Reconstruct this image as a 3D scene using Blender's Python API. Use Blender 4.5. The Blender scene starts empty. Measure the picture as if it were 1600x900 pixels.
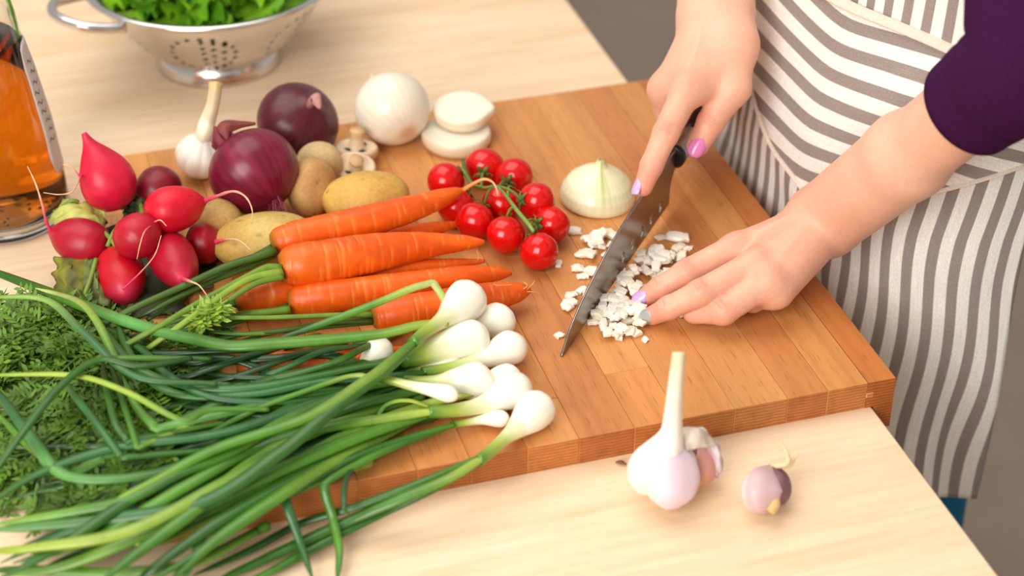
import bpy, math, random
import numpy as np
from mathutils import Vector

# ------------------------------------------------------------------ camera, world, lights, exposure
S = bpy.context.scene
COL = S.collection
CAM = np.array([-0.52365, -0.89053, 0.77941])
PITCH, ROLL, YAW = [math.radians(v) for v in (34.19584, -0.0299, 16.77201)]
FPX = 2923.5
cy_, sy_ = math.cos(YAW), math.sin(YAW)
FW = np.array([sy_*math.cos(PITCH), cy_*math.cos(PITCH), -math.sin(PITCH)])
_r = np.array([cy_, -sy_, 0]); _u = np.cross(_r, FW)
RT = math.cos(ROLL)*_r + math.sin(ROLL)*_u
UP = -math.sin(ROLL)*_r + math.cos(ROLL)*_u
from mathutils import Matrix
cd = bpy.data.cameras.new('camera'); co = bpy.data.objects.new('camera', cd); COL.objects.link(co)
m3 = Matrix((RT, UP, -FW)).transposed().to_4x4(); m3.translation = Vector(CAM)
co.matrix_world = m3
cd.sensor_width = 36; cd.lens = FPX/1600*36; cd.clip_start = .05; cd.clip_end = 50
cd.dof.use_dof = True; cd.dof.focus_distance = 1.30; cd.dof.aperture_fstop = 4.2
S.camera = co

w = bpy.data.worlds.new('world'); S.world = w; w.use_nodes = True
bg = w.node_tree.nodes['Background']; bg.inputs[0].default_value = (1, .955, .90, 1); bg.inputs[1].default_value = .37

def area(name, loc, target, size, power, col=(1, 1, 1), sy=None):
    l = bpy.data.lights.new(name, 'AREA'); l.energy = power; l.color = col
    l.shape = 'RECTANGLE'; l.size = size; l.size_y = sy or size
    o = bpy.data.objects.new(name, l); COL.objects.link(o); o.location = loc
    o.rotation_euler = (Vector(target)-Vector(loc)).to_track_quat('-Z', 'Y').to_euler()
    return o
area('softbox_key', (-1.45, -1.15, 1.10), (-.15, .25, .03), 1.15, 33, (1, .965, .92))
area('softbox_top', (-.7, .9, 2.3), (-.25, .3, .0), 2.2, 34, (1, .96, .9))  # added overhead fill, there to keep the tabletop bright

S.view_settings.view_transform = 'Standard'; S.view_settings.look = 'None'
S.view_settings.exposure = 0.34; S.view_settings.gamma = 1; S.view_settings.use_curve_mapping = False

# ------------------------------------------------------------------ helpers
T = 0.0213            # height of the board's top above the table top
rng = random.Random(7)
nr = np.random.RandomState(5)
PI = math.pi

def P(px, py, z):
    """point of the plane at height z seen at photograph pixel px,py"""
    d = FW + RT*(px-800)/FPX + UP*(450-py)/FPX
    return CAM + d*(z-CAM[2])/d[2]
def PY(px, py, y):
    d = FW + RT*(px-800)/FPX + UP*(450-py)/FPX
    return CAM + d*(y-CAM[1])/d[1]
def mpp(p):           # metres per pixel at a point
    return float((np.array(p)-CAM) @ FW)/FPX
def lin(r, g, b):
    f = lambda c: ((c/255+.055)/1.055)**2.4 if c > 10 else c/255/12.92
    return np.array([f(r), f(g), f(b)])
def unit(v):
    v = np.array(v, float); return v/max(1e-12, np.linalg.norm(v))
def lerp(a, b, t): return a+(b-a)*t
def smooth01(t):
    t = np.clip(t, 0, 1); return t*t*(3-2*t)

class MB:
    def __init__(s): s.v = []; s.f = []; s.c = []; s.n = 0
    def add(s, v, f, c=(1, 1, 1)):
        v = np.asarray(v, float); c = np.asarray(c, float)
        if c.ndim == 1: c = np.tile(c, (len(v), 1))
        s.v.append(v); s.c.append(c)
        s.f += [tuple(i+s.n for i in q) for q in f]; s.n += len(v); return s
LOC = {}
def put(name, mb, mat, parent=None, origin=None, smooth=True, color=None):
    v = np.concatenate(mb.v); c = np.concatenate(mb.c)
    if parent is not None: org = LOC[parent.name]
    elif origin is not None: org = np.array(origin, float)
    else:
        org = np.array([v[:, 0].mean(), v[:, 1].mean(), v[:, 2].min()])
    me = bpy.data.meshes.new(name)
    me.from_pydata((v-org).tolist(), [], mb.f)
    a = me.color_attributes.new('Col', 'FLOAT_COLOR', 'POINT')
    a.data.foreach_set('color', np.concatenate([c, np.ones((len(c), 1))], 1).ravel())
    me.polygons.foreach_set('use_smooth', [smooth]*len(me.polygons))
    me.materials.append(mat); me.update()
    o = bpy.data.objects.new(name, me); COL.objects.link(o)
    LOC[o.name] = org
    if parent is not None: o.parent = parent
    else: o.location = org
    if color is not None: o.color = (*color, 1)
    return o
def tag(o, label=None, cat=None, group=None, kind=None):
    if label: o['label'] = label
    if cat: o['category'] = cat
    if group: o['group'] = group
    if kind: o['kind'] = kind
    return o
def thing(name, label, cat, loc, group=None):
    o = bpy.data.objects.new(name, None); COL.objects.link(o); o.location = loc
    o.empty_display_size = .02; LOC[o.name] = np.array(loc, float)
    return tag(o, label, cat, group)

def crom(pts, m):
    """Catmull-Rom through pts, m samples"""
    p = np.array(pts, float)
    if len(p) == 2: return np.array([lerp(p[0], p[1], t) for t in np.linspace(0, 1, m)])
    q = np.vstack([2*p[0]-p[1], p, 2*p[-1]-p[-2]])
    seg = np.linalg.norm(np.diff(p[:, :3], axis=0), axis=1); cum = np.r_[0, np.cumsum(seg)]
    out = []
    for s in np.linspace(0, cum[-1], m):
        i = min(len(seg)-1, max(0, int(np.searchsorted(cum, s, 'right')-1)))
        t = (s-cum[i])/max(seg[i], 1e-9)
        a, b, c, d = q[i], q[i+1], q[i+2], q[i+3]
        out.append(.5*((2*b)+(c-a)*t+(2*a-5*b+4*c-d)*t*t+(3*b-a-3*c+d)*t**3))
    return np.array(out)
def interp(tab, t):
    tab = np.array(tab, float)
    return np.stack([np.interp(t, tab[:, 0], tab[:, k]) for k in range(1, tab.shape[1])], -1).squeeze()
def pinterp(tab, t):
    """smooth (Catmull-Rom) table lookup of one value"""
    tab = np.array(tab, float); x = tab[:, 0]; y = tab[:, 1]
    d = np.gradient(y, x); i = np.clip(np.searchsorted(x, t, 'right')-1, 0, len(x)-2)
    h = x[i+1]-x[i]; s = (t-x[i])/h
    return (2*s**3-3*s**2+1)*y[i]+(s**3-2*s**2+s)*h*d[i]+(-2*s**3+3*s**2)*y[i+1]+(s**3-s**2)*h*d[i+1]
def frames(path, up0=(0, 0, 1)):
    tg = np.gradient(path, axis=0); tg /= np.linalg.norm(tg, axis=1)[:, None]+1e-12
    n = np.array(up0, float)
    if abs(n @ tg[0]) > .95: n = np.array([1., 0, 0])
    N = []
    for t in tg:
        n = unit(n-(n @ t)*t); N.append(n.copy())
    N = np.array(N); B = np.cross(tg, N)
    return tg, N, B
def sweep(mb, path, rad, sides=12, col=(1, 1, 1), flat=1.0, up0=(0, 0, 1), rfun=None, cfun=None, cap=True):
    """tube with a radius per path point; flat squeezes it along the 'up' normal"""
    path = np.array(path, float); m = len(path); rad = np.broadcast_to(np.array(rad, float), (m,))
    tg, N, B = frames(path, up0)
    th = np.arange(sides)*2*PI/sides
    ti = np.linspace(0, 1, m)
    TT, HH = np.meshgrid(ti, th, indexing='ij')
    R = np.tile(rad[:, None], (1, sides))
    if rfun is not None: R = R*rfun(TT, HH)
    fl = np.broadcast_to(np.array(flat, float), (m,))[:, None]
    V = path[:, None, :]+N[:, None, :]*(R*np.sin(HH)*fl)[..., None]+B[:, None, :]*(R*np.cos(HH))[..., None]
    C = np.array(col, float)
    if cfun is not None: C = cfun(TT, HH).reshape(-1, 3)
    elif C.ndim == 2: C = np.repeat(C, sides, axis=0)
    else: C = np.tile(C, (m*sides, 1))
    F = [(i*sides+j, i*sides+(j+1) % sides, (i+1)*sides+(j+1) % sides, (i+1)*sides+j) for i in range(m-1) for j in range(sides)]
    V = V.reshape(-1, 3)
    if cap:
        n0 = len(V); V = np.vstack([V, path[0], path[-1]]); C = np.vstack([C, C[0], C[-3]])
        F += [(n0, (j+1) % sides, j) for j in range(sides)]
        F += [(n0+1, (m-1)*sides+j, (m-1)*sides+(j+1) % sides) for j in range(sides)]
    mb.add(V, F, C); return mb
def basis(axis, ref=(0, 0, 1)):
    z = unit(axis); r = np.array(ref, float)
    if abs(z @ unit(r)) > .97: r = np.array([0, 1., 0])
    x = unit(np.cross(r, z)); y = np.cross(z, x)
    return np.array([x, y, z])
def lathe(mb, prof, org, axis=(0, 0, 1), seg=32, col=(1, 1, 1), rfun=None, cfun=None, scale=1.0, close=True, off=None, ref=(0, 0, 1)):
    """prof: (r,z) rows; rfun(u,theta) multiplies r; off(u,theta,r,z) -> extra local xyz"""
    prof = np.array(prof, float)*scale; m = len(prof); Bm = basis(axis, ref)
    th = np.arange(seg)*2*PI/seg; u = np.linspace(0, 1, m)
    U, H = np.meshgrid(u, th, indexing='ij')
    R = np.tile(prof[:, :1], (1, seg)); Z = np.tile(prof[:, 1:], (1, seg))
    if rfun is not None: R = R*rfun(U, H)
    L = np.stack([R*np.cos(H), R*np.sin(H), Z], -1)
    if off is not None: L = L+off(U, H, R, Z)
    V = (L.reshape(-1, 3)) @ Bm+np.array(org)
    C = np.tile(np.array(col, float), (m*seg, 1)) if cfun is None else cfun(U, H).reshape(-1, 3)
    F = [(i*seg+j, i*seg+(j+1) % seg, (i+1)*seg+(j+1) % seg, (i+1)*seg+j) for i in range(m-1) for j in range(seg)]
    if close:
        n0 = len(V); V = np.vstack([V, V[:seg].mean(0), V[(m-1)*seg:m*seg].mean(0)]); C = np.vstack([C, C[0], C[(m-1)*seg]])
        F += [(n0, (j+1) % seg, j) for j in range(seg)]+[(n0+1, (m-1)*seg+j, (m-1)*seg+(j+1) % seg) for j in range(seg)]
    mb.add(V, F, C); return mb
def grid(mb, V, C=(1, 1, 1)):
    """V: (a,b,3) array of points"""
    a, b = V.shape[:2]
    C = np.array(C, float)
    if C.ndim == 3: C = C.reshape(-1, 3)
    mb.add(V.reshape(-1, 3), [(i*b+j, i*b+j+1, (i+1)*b+j+1, (i+1)*b+j) for i in range(a-1) for j in range(b-1)], C); return mb
def box(mb, lo, hi, bev=0.0, col=(1, 1, 1)):
    lo = np.array(lo, float); hi = np.array(hi, float)
    if bev <= 0:
        v = [(x, y, z) for x in (lo[0], hi[0]) for y in (lo[1], hi[1]) for z in (lo[2], hi[2])]
        f = [(0, 1, 3, 2), (4, 6, 7, 5), (0, 4, 5, 1), (2, 3, 7, 6), (0, 2, 6, 4), (1, 5, 7, 3)]
        mb.add(v, f, col); return mb
    v = []; idx = {}
    for i in range(8):
        s = [(i >> k) & 1 for k in range(3)]
        for ax in range(3):
            p = [0, 0, 0]
            for k in range(3):
                e = hi[k] if s[k] else lo[k]
                p[k] = e if k == ax else e+(bev if not s[k] else -bev)
            idx[(i, ax)] = len(v); v.append(p)
    f = []
    for ax in range(3):
        for sd in (0, 1):
            a, b = [k for k in range(3) if k != ax]
            q = [idx[((sd << ax) | (p << a) | (r << b), ax)] for p, r in ((0, 0), (1, 0), (1, 1), (0, 1))]
            f.append(tuple(q))
    for ax in range(3):
        a, b = [k for k in range(3) if k != ax]
        for p in (0, 1):
            for r in (0, 1):
                i0 = (p << a) | (r << b); i1 = i0 | (1 << ax)
                f.append((idx[(i0, a)], idx[(i1, a)], idx[(i1, b)], idx[(i0, b)]))
    for i in range(8): f.append((idx[(i, 0)], idx[(i, 1)], idx[(i, 2)]))
    mb.add(v, f, col); return mb
def vnoise(p, seed=0, freq=1.0):
    """cheap smooth pseudo noise in [-1,1] from sines, p (...,3)"""
    r = np.random.RandomState(seed); out = 0
    for k in range(5):
        d = r.normal(size=3); d /= np.linalg.norm(d); out = out+np.sin((p @ d)*freq*(1+.6*k)+r.uniform(0, 6.28))/(1+.5*k)
    return out/2.6
def recalc(o):
    import bmesh
    bm = bmesh.new(); bm.from_mesh(o.data); bmesh.ops.recalc_face_normals(bm, faces=bm.faces); bm.to_mesh(o.data); bm.free(); return o
def solid(o, th, off=-1):
    m = o.modifiers.new('thickness', 'SOLIDIFY'); m.thickness = th; m.offset = off; return o
def subd(o, n=1):
    m = o.modifiers.new('subdivision', 'SUBSURF'); m.levels = n; m.render_levels = n; return o

# ------------------------------------------------------------------ materials
def nodes(name):
    m = bpy.data.materials.new(name); m.use_nodes = True
    nt = m.node_tree; return m, nt, nt.nodes['Principled BSDF'], nt.links
def M(name, base=None, rough=.5, spec=.5, sss=0, sssr=(1, .4, .25), ssss=.004, nscale=0, namt=0, bump=0, bscale=80, stretch=(1, 1, 1), coat=0, metal=0, nscale2=0, namt2=0, sheen=0, crough=.1):
    m, nt, b, L = nodes(name)
    if base is None:
        at = nt.nodes.new('ShaderNodeVertexColor'); at.layer_name = 'Col'; src = at.outputs[0]
    else:
        rg = nt.nodes.new('ShaderNodeRGB'); rg.outputs[0].default_value = (*base, 1); src = rg.outputs[0]
    tc = nt.nodes.new('ShaderNodeTexCoord'); mp = nt.nodes.new('ShaderNodeMapping'); mp.inputs['Scale'].default_value = stretch
    L.new(tc.outputs['Object'], mp.inputs[0])
    for sc, am in ((nscale, namt), (nscale2, namt2)):
        if am:
            n = nt.nodes.new('ShaderNodeTexNoise'); n.inputs['Scale'].default_value = sc; n.inputs['Detail'].default_value = 4
            L.new(mp.outputs[0], n.inputs['Vector'])
            r = nt.nodes.new('ShaderNodeMapRange'); r.inputs[1].default_value = .25; r.inputs[2].default_value = .75
            r.inputs[3].default_value = 1-am; r.inputs[4].default_value = 1+am; L.new(n.outputs[0], r.inputs[0])
            x = nt.nodes.new('ShaderNodeMix'); x.data_type = 'RGBA'; x.blend_type = 'MULTIPLY'; x.inputs[0].default_value = 1
            L.new(src, x.inputs[6]); L.new(r.outputs[0], x.inputs[7]); src = x.outputs[2]
    L.new(src, b.inputs['Base Color'])
    b.inputs['Roughness'].default_value = rough; b.inputs['Specular IOR Level'].default_value = spec
    b.inputs['Metallic'].default_value = metal; b.inputs['Coat Weight'].default_value = coat; b.inputs['Coat Roughness'].default_value = crough
    if sheen: b.inputs['Sheen Weight'].default_value = sheen
    if sss:
        b.inputs['Subsurface Weight'].default_value = sss; b.inputs['Subsurface Radius'].default_value = sssr; b.inputs['Subsurface Scale'].default_value = ssss
    if bump:
        n = nt.nodes.new('ShaderNodeTexNoise'); n.inputs['Scale'].default_value = bscale; n.inputs['Detail'].default_value = 3
        L.new(mp.outputs[0], n.inputs['Vector'])
        bp = nt.nodes.new('ShaderNodeBump'); bp.inputs['Strength'].default_value = bump; bp.inputs['Distance'].default_value = .001
        L.new(n.outputs[0], bp.inputs['Height']); L.new(bp.outputs[0], b.inputs['Normal'])
    return m
def ramp(nt, stops):
    r = nt.nodes.new('ShaderNodeValToRGB'); e = r.color_ramp.elements
    while len(e) < len(stops): e.new(.5)
    for k, (p, c) in enumerate(stops): e[k].position = p; e[k].color = (*c, 1)
    return r
def board_mat():
    m, nt, b, L = nodes('oiled_beech')
    oi = nt.nodes.new('ShaderNodeObjectInfo'); tc = nt.nodes.new('ShaderNodeTexCoord'); ge = nt.nodes.new('ShaderNodeNewGeometry')
    mul = nt.nodes.new('ShaderNodeVectorMath'); mul.operation = 'MULTIPLY_ADD'
    cb = nt.nodes.new('ShaderNodeCombineXYZ')
    for k in range(3): L.new(oi.outputs['Random'], cb.inputs[k])
    L.new(cb.outputs[0], mul.inputs[0]); mul.inputs[1].default_value = (3.1, 7.7, 5.3); L.new(tc.outputs['Object'], mul.inputs[2])
    def noise(scale, sc, det=3):
        mp = nt.nodes.new('ShaderNodeMapping'); mp.inputs['Scale'].default_value = sc; L.new(mul.outputs[0], mp.inputs[0])
        n = nt.nodes.new('ShaderNodeTexNoise'); n.inputs['Scale'].default_value = scale; n.inputs['Detail'].default_value = det
        L.new(mp.outputs[0], n.inputs['Vector']); return n
    g1 = noise(1, (110, 5, 110)); r1 = ramp(nt, [(.3, (.86, .82, .77)), (.5, (1, 1, 1)), (.72, (1.07, 1.06, 1.04))]); L.new(g1.outputs[0], r1.inputs[0])
    g2 = noise(1, (900, 55, 900), 1); r2 = ramp(nt, [(.28, (.78, .70, .62)), (.38, (1, 1, 1))]); L.new(g2.outputs[0], r2.inputs[0])
    g3 = noise(1, (26, 3, 26), 2); r3 = ramp(nt, [(.35, (.88, .83, .76)), (.65, (1.08, 1.08, 1.06))]); L.new(g3.outputs[0], r3.inputs[0])
    # end grain: rings round a centre of their own
    mp = nt.nodes.new('ShaderNodeMapping'); mp.inputs['Scale'].default_value = (1, .02, 1); L.new(mul.outputs[0], mp.inputs[0])
    wv = nt.nodes.new('ShaderNodeTexWave'); wv.wave_type = 'RINGS'; wv.inputs['Scale'].default_value = 130; wv.inputs['Distortion'].default_value = 3
    wv.inputs['Detail Scale'].default_value = .6
    L.new(mp.outputs[0], wv.inputs['Vector'])
    r4 = ramp(nt, [(.2, (.60, .47, .38)), (.8, (.85, .72, .62))]); L.new(wv.outputs[0], r4.inputs[0])
    src = oi.outputs['Color']
    def mult(a, c, fac=None):
        x = nt.nodes.new('ShaderNodeMix'); x.data_type = 'RGBA'; x.blend_type = 'MULTIPLY'; x.inputs[0].default_value = 1
        L.new(a, x.inputs[6]); L.new(c, x.inputs[7])
        if fac is not None: L.new(fac, x.inputs[0])
        return x.outputs[2]
    top = mult(mult(mult(src, r1.outputs[0]), r2.outputs[0]), r3.outputs[0])
    sp = nt.nodes.new('ShaderNodeSeparateXYZ'); L.new(ge.outputs['True Normal'], sp.inputs[0])
    ab = nt.nodes.new('ShaderNodeMath'); ab.operation = 'ABSOLUTE'; L.new(sp.outputs[1], ab.inputs[0])
    gt = nt.nodes.new('ShaderNodeMath'); gt.operation = 'GREATER_THAN'; gt.inputs[1].default_value = .8; L.new(ab.outputs[0], gt.inputs[0])
    L.new(mult(top, r4.outputs[0], gt.outputs[0]), b.inputs['Base Color'])
    b.inputs['Roughness'].default_value = .42; b.inputs['Specular IOR Level'].default_value = .4
    bp = nt.nodes.new('ShaderNodeBump'); bp.inputs['Strength'].default_value = .12; bp.inputs['Distance'].default_value = .0008
    L.new(g2.outputs[0], bp.inputs['Height']); L.new(bp.outputs[0], b.inputs['Normal'])
    return m
def table_mat():
    m, nt, b, L = nodes('pale_birch_veneer')
    tc = nt.nodes.new('ShaderNodeTexCoord')
    def noise(sc, det=3, dist=0):
        mp = nt.nodes.new('ShaderNodeMapping'); mp.inputs['Scale'].default_value = sc; L.new(tc.outputs['Object'], mp.inputs[0])
        n = nt.nodes.new('ShaderNodeTexNoise'); n.inputs['Scale'].default_value = 1; n.inputs['Detail'].default_value = det; n.inputs['Distortion'].default_value = dist
        L.new(mp.outputs[0], n.inputs['Vector']); return n
    a = noise((3.0, 26, 26), 4, 1.2); ra = ramp(nt, [(.30, lin(231, 197, 159)), (.52, lin(238, 209, 175)), (.75, lin(242, 217, 188))]); L.new(a.outputs[0], ra.inputs[0])
    c = noise((14, 230, 230), 2); rc = ramp(nt, [(.3, (.93, .90, .86)), (.6, (1.02, 1.02, 1.02))]); L.new(c.outputs[0], rc.inputs[0])
    x = nt.nodes.new('ShaderNodeMix'); x.data_type = 'RGBA'; x.blend_type = 'MULTIPLY'; x.inputs[0].default_value = 1
    L.new(ra.outputs[0], x.inputs[6]); L.new(rc.outputs[0], x.inputs[7]); L.new(x.outputs[2], b.inputs['Base Color'])
    b.inputs['Roughness'].default_value = .48; b.inputs['Specular IOR Level'].default_value = .35
    return m
def stripe_mat(name, duty=.47, pal=None):
    m, nt, b, L = nodes(name)
    uv = nt.nodes.new('ShaderNodeUVMap'); uv.uv_map = 'UVMap'
    sp = nt.nodes.new('ShaderNodeSeparateXYZ'); L.new(uv.outputs[0], sp.inputs[0])
    mw = nt.nodes.new('ShaderNodeMapping'); mw.inputs['Scale'].default_value = (26, 420, 1); L.new(uv.outputs[0], mw.inputs[0])
    n = nt.nodes.new('ShaderNodeTexNoise'); n.inputs['Scale'].default_value = 1; n.inputs['Detail'].default_value = 2; L.new(mw.outputs[0], n.inputs['Vector'])
    mw2 = nt.nodes.new('ShaderNodeMapping'); mw2.inputs['Scale'].default_value = (13, 30, 1); L.new(uv.outputs[0], mw2.inputs[0])
    n2 = nt.nodes.new('ShaderNodeTexNoise'); n2.inputs['Scale'].default_value = 1.6; n2.inputs['Detail'].default_value = 3; L.new(mw2.outputs[0], n2.inputs['Vector'])
    fr = nt.nodes.new('ShaderNodeMath'); fr.operation = 'FRACT'; L.new(sp.outputs[0], fr.inputs[0])
    r = ramp(nt, [(0, (0, 0, 0)), (.03, (1, 1, 1)), (duty, (1, 1, 1)), (duty+.03, (0, 0, 0))]); L.new(fr.outputs[0], r.inputs[0])
    x = nt.nodes.new('ShaderNodeMix'); x.data_type = 'RGBA'; L.new(r.outputs[0], x.inputs[0])
    x.inputs[6].default_value = (*lin(246, 240, 231), 1); x.inputs[7].default_value = (*lin(156, 143, 136), 1)
    src = x.outputs[2]
    for nn, lo, hi in ((n, .86, 1.1), (n2, .90, 1.08)):
        mr = nt.nodes.new('ShaderNodeMapRange'); mr.inputs[1].default_value = .3; mr.inputs[2].default_value = .7; mr.inputs[3].default_value = lo; mr.inputs[4].default_value = hi
        L.new(nn.outputs[0], mr.inputs[0])
        y = nt.nodes.new('ShaderNodeMix'); y.data_type = 'RGBA'; y.blend_type = 'MULTIPLY'; y.inputs[0].default_value = 1
        L.new(src, y.inputs[6]); L.new(mr.outputs[0], y.inputs[7]); src = y.outputs[2]
    L.new(src, b.inputs['Base Color']); b.inputs['Roughness'].default_value = .85; b.inputs['Specular IOR Level'].default_value = .15
    bp = nt.nodes.new('ShaderNodeBump'); bp.inputs['Strength'].default_value = .25; bp.inputs['Distance'].default_value = .0006
    L.new(n.outputs[0], bp.inputs['Height']); L.new(bp.outputs[0], b.inputs['Normal'])
    return m
def glass_mat(name, col=(1, 1, 1), ior=1.45, rough=0.0):
    m, nt, b, L = nodes(name)
    b.inputs['Base Color'].default_value = (*col, 1); b.inputs['Transmission Weight'].default_value = 1
    b.inputs['IOR'].default_value = ior; b.inputs['Roughness'].default_value = rough
    return m

m_board = board_mat(); m_table = table_mat(); m_stripe = stripe_mat('striped_linen')
m_hem = M('linen_hem', base=lin(226, 208, 190), rough=.85, spec=.15, nscale=600, namt=.12, bump=.2, bscale=900)
m_floor = M('grey_floor', base=lin(148, 131, 117), rough=.7, spec=.25, nscale=9, namt=.07, nscale2=70, namt2=.05, bump=.15, bscale=60)
m_red = M('radish_skin', rough=.40, spec=.38, sss=.08, sssr=(1, .2, .2), nscale=120, namt=.12, coat=.05, bump=.10, bscale=140)
m_root = M('root_fibre', rough=.7, nscale=200, namt=.15)
m_tomato = M('tomato_skin', rough=.16, spec=.5, sss=.12, sssr=(1, .15, .08), nscale=90, namt=.05)
m_vine = M('vine_green', rough=.6, nscale=300, namt=.2, bump=.2, bscale=600)
m_carrot = M('carrot_skin', rough=.42, spec=.45, sss=.12, sssr=(1, .4, .1), nscale=160, namt=.10, bump=.25, bscale=220)
m_stem = M('green_stem', rough=.45, nscale=70, namt=.25, stretch=(1, 1, 1))
m_frond = M('feathery_leaf', rough=.55, nscale=60, namt=.35)
m_leaf = M('scallion_leaf', rough=.34, spec=.5, nscale=35, namt=.22, nscale2=260, namt2=.08, coat=.08)
m_bulb = M('scallion_bulb', rough=.25, spec=.5, sss=.25, sssr=(1, .9, .6), nscale=60, namt=.04, coat=.2)
m_onion = M('white_onion_skin', rough=.30, spec=.5, sss=.2, sssr=(1, .9, .6), nscale=40, namt=.05, coat=.15)
m_ronion = M('red_onion_skin', rough=.34, spec=.42, nscale=45, namt=.16, nscale2=300, namt2=.08, coat=.08, crough=.3, bump=.08, bscale=90)
m_dry = M('dry_onion_skin', rough=.6, nscale=140, namt=.3, bump=.4, bscale=200)
m_potato = M('potato_skin', rough=.58, spec=.35, nscale=55, namt=.14, nscale2=380, namt2=.14, bump=.3, bscale=260)
m_mush = M('mushroom_flesh', rough=.6, sss=.1, nscale=120, namt=.14, bump=.15, bscale=300)
m_garlic = M('garlic_skin', rough=.42, sss=.2, sssr=(1, .85, .7), nscale=70, namt=.06, bump=.15, bscale=150)
m_flesh = M('onion_flesh', rough=.22, spec=.5, sss=.35, sssr=(1, .9, .75), nscale=150, namt=.05)
m_skin = M('skin', rough=.45, spec=.4, sss=.22, sssr=(1, .35, .2), ssss=.006, nscale=55, namt=.055, nscale2=380, namt2=.05, bump=.16, bscale=520)
m_lilac = M('nail_varnish_lilac', base=lin(203, 165, 222), rough=.16, coat=.5)
m_pink = M('nail_varnish_pink', base=lin(226, 132, 190), rough=.16, coat=.5)
m_silver = M('nail_varnish_silver', base=lin(182, 180, 182), rough=.30, metal=.25, nscale=900, namt=.15)
m_purple = M('purple_knit', base=lin(58, 18, 60), rough=.95, spec=.08, nscale=500, namt=.15, bump=.3, bscale=1100)
m_teal = M('blue_denim', base=lin(14, 96, 130), rough=.85, spec=.2, nscale=400, namt=.15)
m_steel = M('brushed_steel', base=(.72, .70, .68), rough=.2, metal=1, nscale=10, namt=.03)
m_blade = M('blade_steel', base=(.34, .30, .28), rough=.27, metal=1, nscale=120, namt=.06, stretch=(1, 1, 6))
m_bolster = M('bolster_steel', base=(.5, .49, .5), rough=.3, metal=1)
m_black = M('black_handle', base=lin(22, 20, 22), rough=.35)
m_lettuce = M('lettuce_leaf', rough=.45, nscale=60, namt=.3, sss=.1, sssr=(.4, 1, .1))
m_rleaf = M('radish_leaf', rough=.6, nscale=90, namt=.3, bump=.3, bscale=160)
m_label = M('bottle_label', rough=.5, nscale=60, namt=.03)
m_seed = M('dark_seed', base=lin(60, 34, 14), rough=.6)
m_glass = glass_mat('bottle_glass', (.97, .99, .97), 1.46)
m_oil = glass_mat('amber_liquid', lin(208, 114, 12), 1.38)
m_crumb = M('dry_crumb', base=lin(120, 78, 50), rough=.8, nscale=300, namt=.3)

# ------------------------------------------------------------------ floor, table
mb = MB(); box(mb, (-4, -4, -.80), (4, 5, -.75)); tag(put('floor', mb, m_floor, origin=(0, 0, -.75), smooth=False), kind='structure')
t = thing('table', 'pale birch kitchen table carrying the cutting board and the vegetables', 'table', (-.75, .4, -.75))
mb = MB(); box(mb, (-1.5, -.42, -.032), (0, 1.30, 0), .0018); put('tabletop', mb, m_table, t, smooth=False)
for x, y in ((-1.42, -.34), (-.14, -.34), (-1.42, 1.22), (-.14, 1.22)):
    mb = MB(); box(mb, (x-.03, y-.03, -.75), (x+.03, y+.03, -.032), .002); put('leg', mb, m_table, t, smooth=False)
for lo, hi in (((-1.39, -.35, -.11), (-.17, -.33, -.032)), ((-1.39, 1.21, -.11), (-.17, 1.23, -.032)), ((-1.43, -.31, -.11), (-1.41, 1.19, -.032)), ((-.15, -.31, -.11), (-.13, 1.19, -.032))):
    mb = MB(); box(mb, lo, hi, .001); put('apron_rail', mb, m_table, t, smooth=False)

# ------------------------------------------------------------------ cutting board made of staves
b = thing('cutting_board', 'thick honey brown beech cutting board with a lip hooked over the table edge', 'cutting board', (-.23, .225, 0))
W = .45
pal = [lin(207, 139, 78), lin(212, 147, 86), lin(202, 132, 73), lin(216, 153, 93), lin(204, 135, 79), lin(209, 144, 82)]
edges = [-.0056, -.035, -.064, -.102, -.140, -.172, -.210, -.245, -.283, -.318, -.356, -.392, -.428, -.480]
brk = [[], [.31], [.155], [], [.06, .27], [.34], [.045, .21], [.12, .37], [.075, .30], [.19], [.09, .33], [.24], [.14, .36]]
for k in range(len(edges)-1):
    ys = [0]+brk[k]+[W]
    for j in range(len(ys)-1):
        mb = MB(); g = .00012
        box(mb, (edges[k+1]+g, ys[j]+(g if j else 0), 0), (edges[k]-g, ys[j+1]-(g if j < len(ys)-2 else 0), T+rng.uniform(-.00008, .00008)), .00035)
        put('stave', mb, m_board, b, smooth=False, color=pal[rng.randrange(6)]*rng.uniform(.97, 1.03))
mb = MB()
prof = [(-.0054, 0), (.0012, 0), (.0012, -.020), (.0149, -.020), (.0149, T-.0005), (.0144, T), (-.0054, T)]
n = len(prof)
v = [(x, y, z) for y in (0, W) for x, z in prof]
f = [tuple(range(n))[::-1], tuple(range(n, 2*n))]+[(i, (i+1) % n, n+(i+1) % n, n+i) for i in range(n)]
mb.add(v, f); recalc(put('edge_lip', mb, m_board, b, smooth=False, color=lin(196, 122, 64)))['label'] = 'narrow edge stave hooked down over the table edge'
mb = MB(); box(mb, (-.0060, -.0004, .0085), (-.0008, .004, .0125), .0003); put('tongue', mb, m_board, b, smooth=False, color=lin(222, 170, 120))

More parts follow.
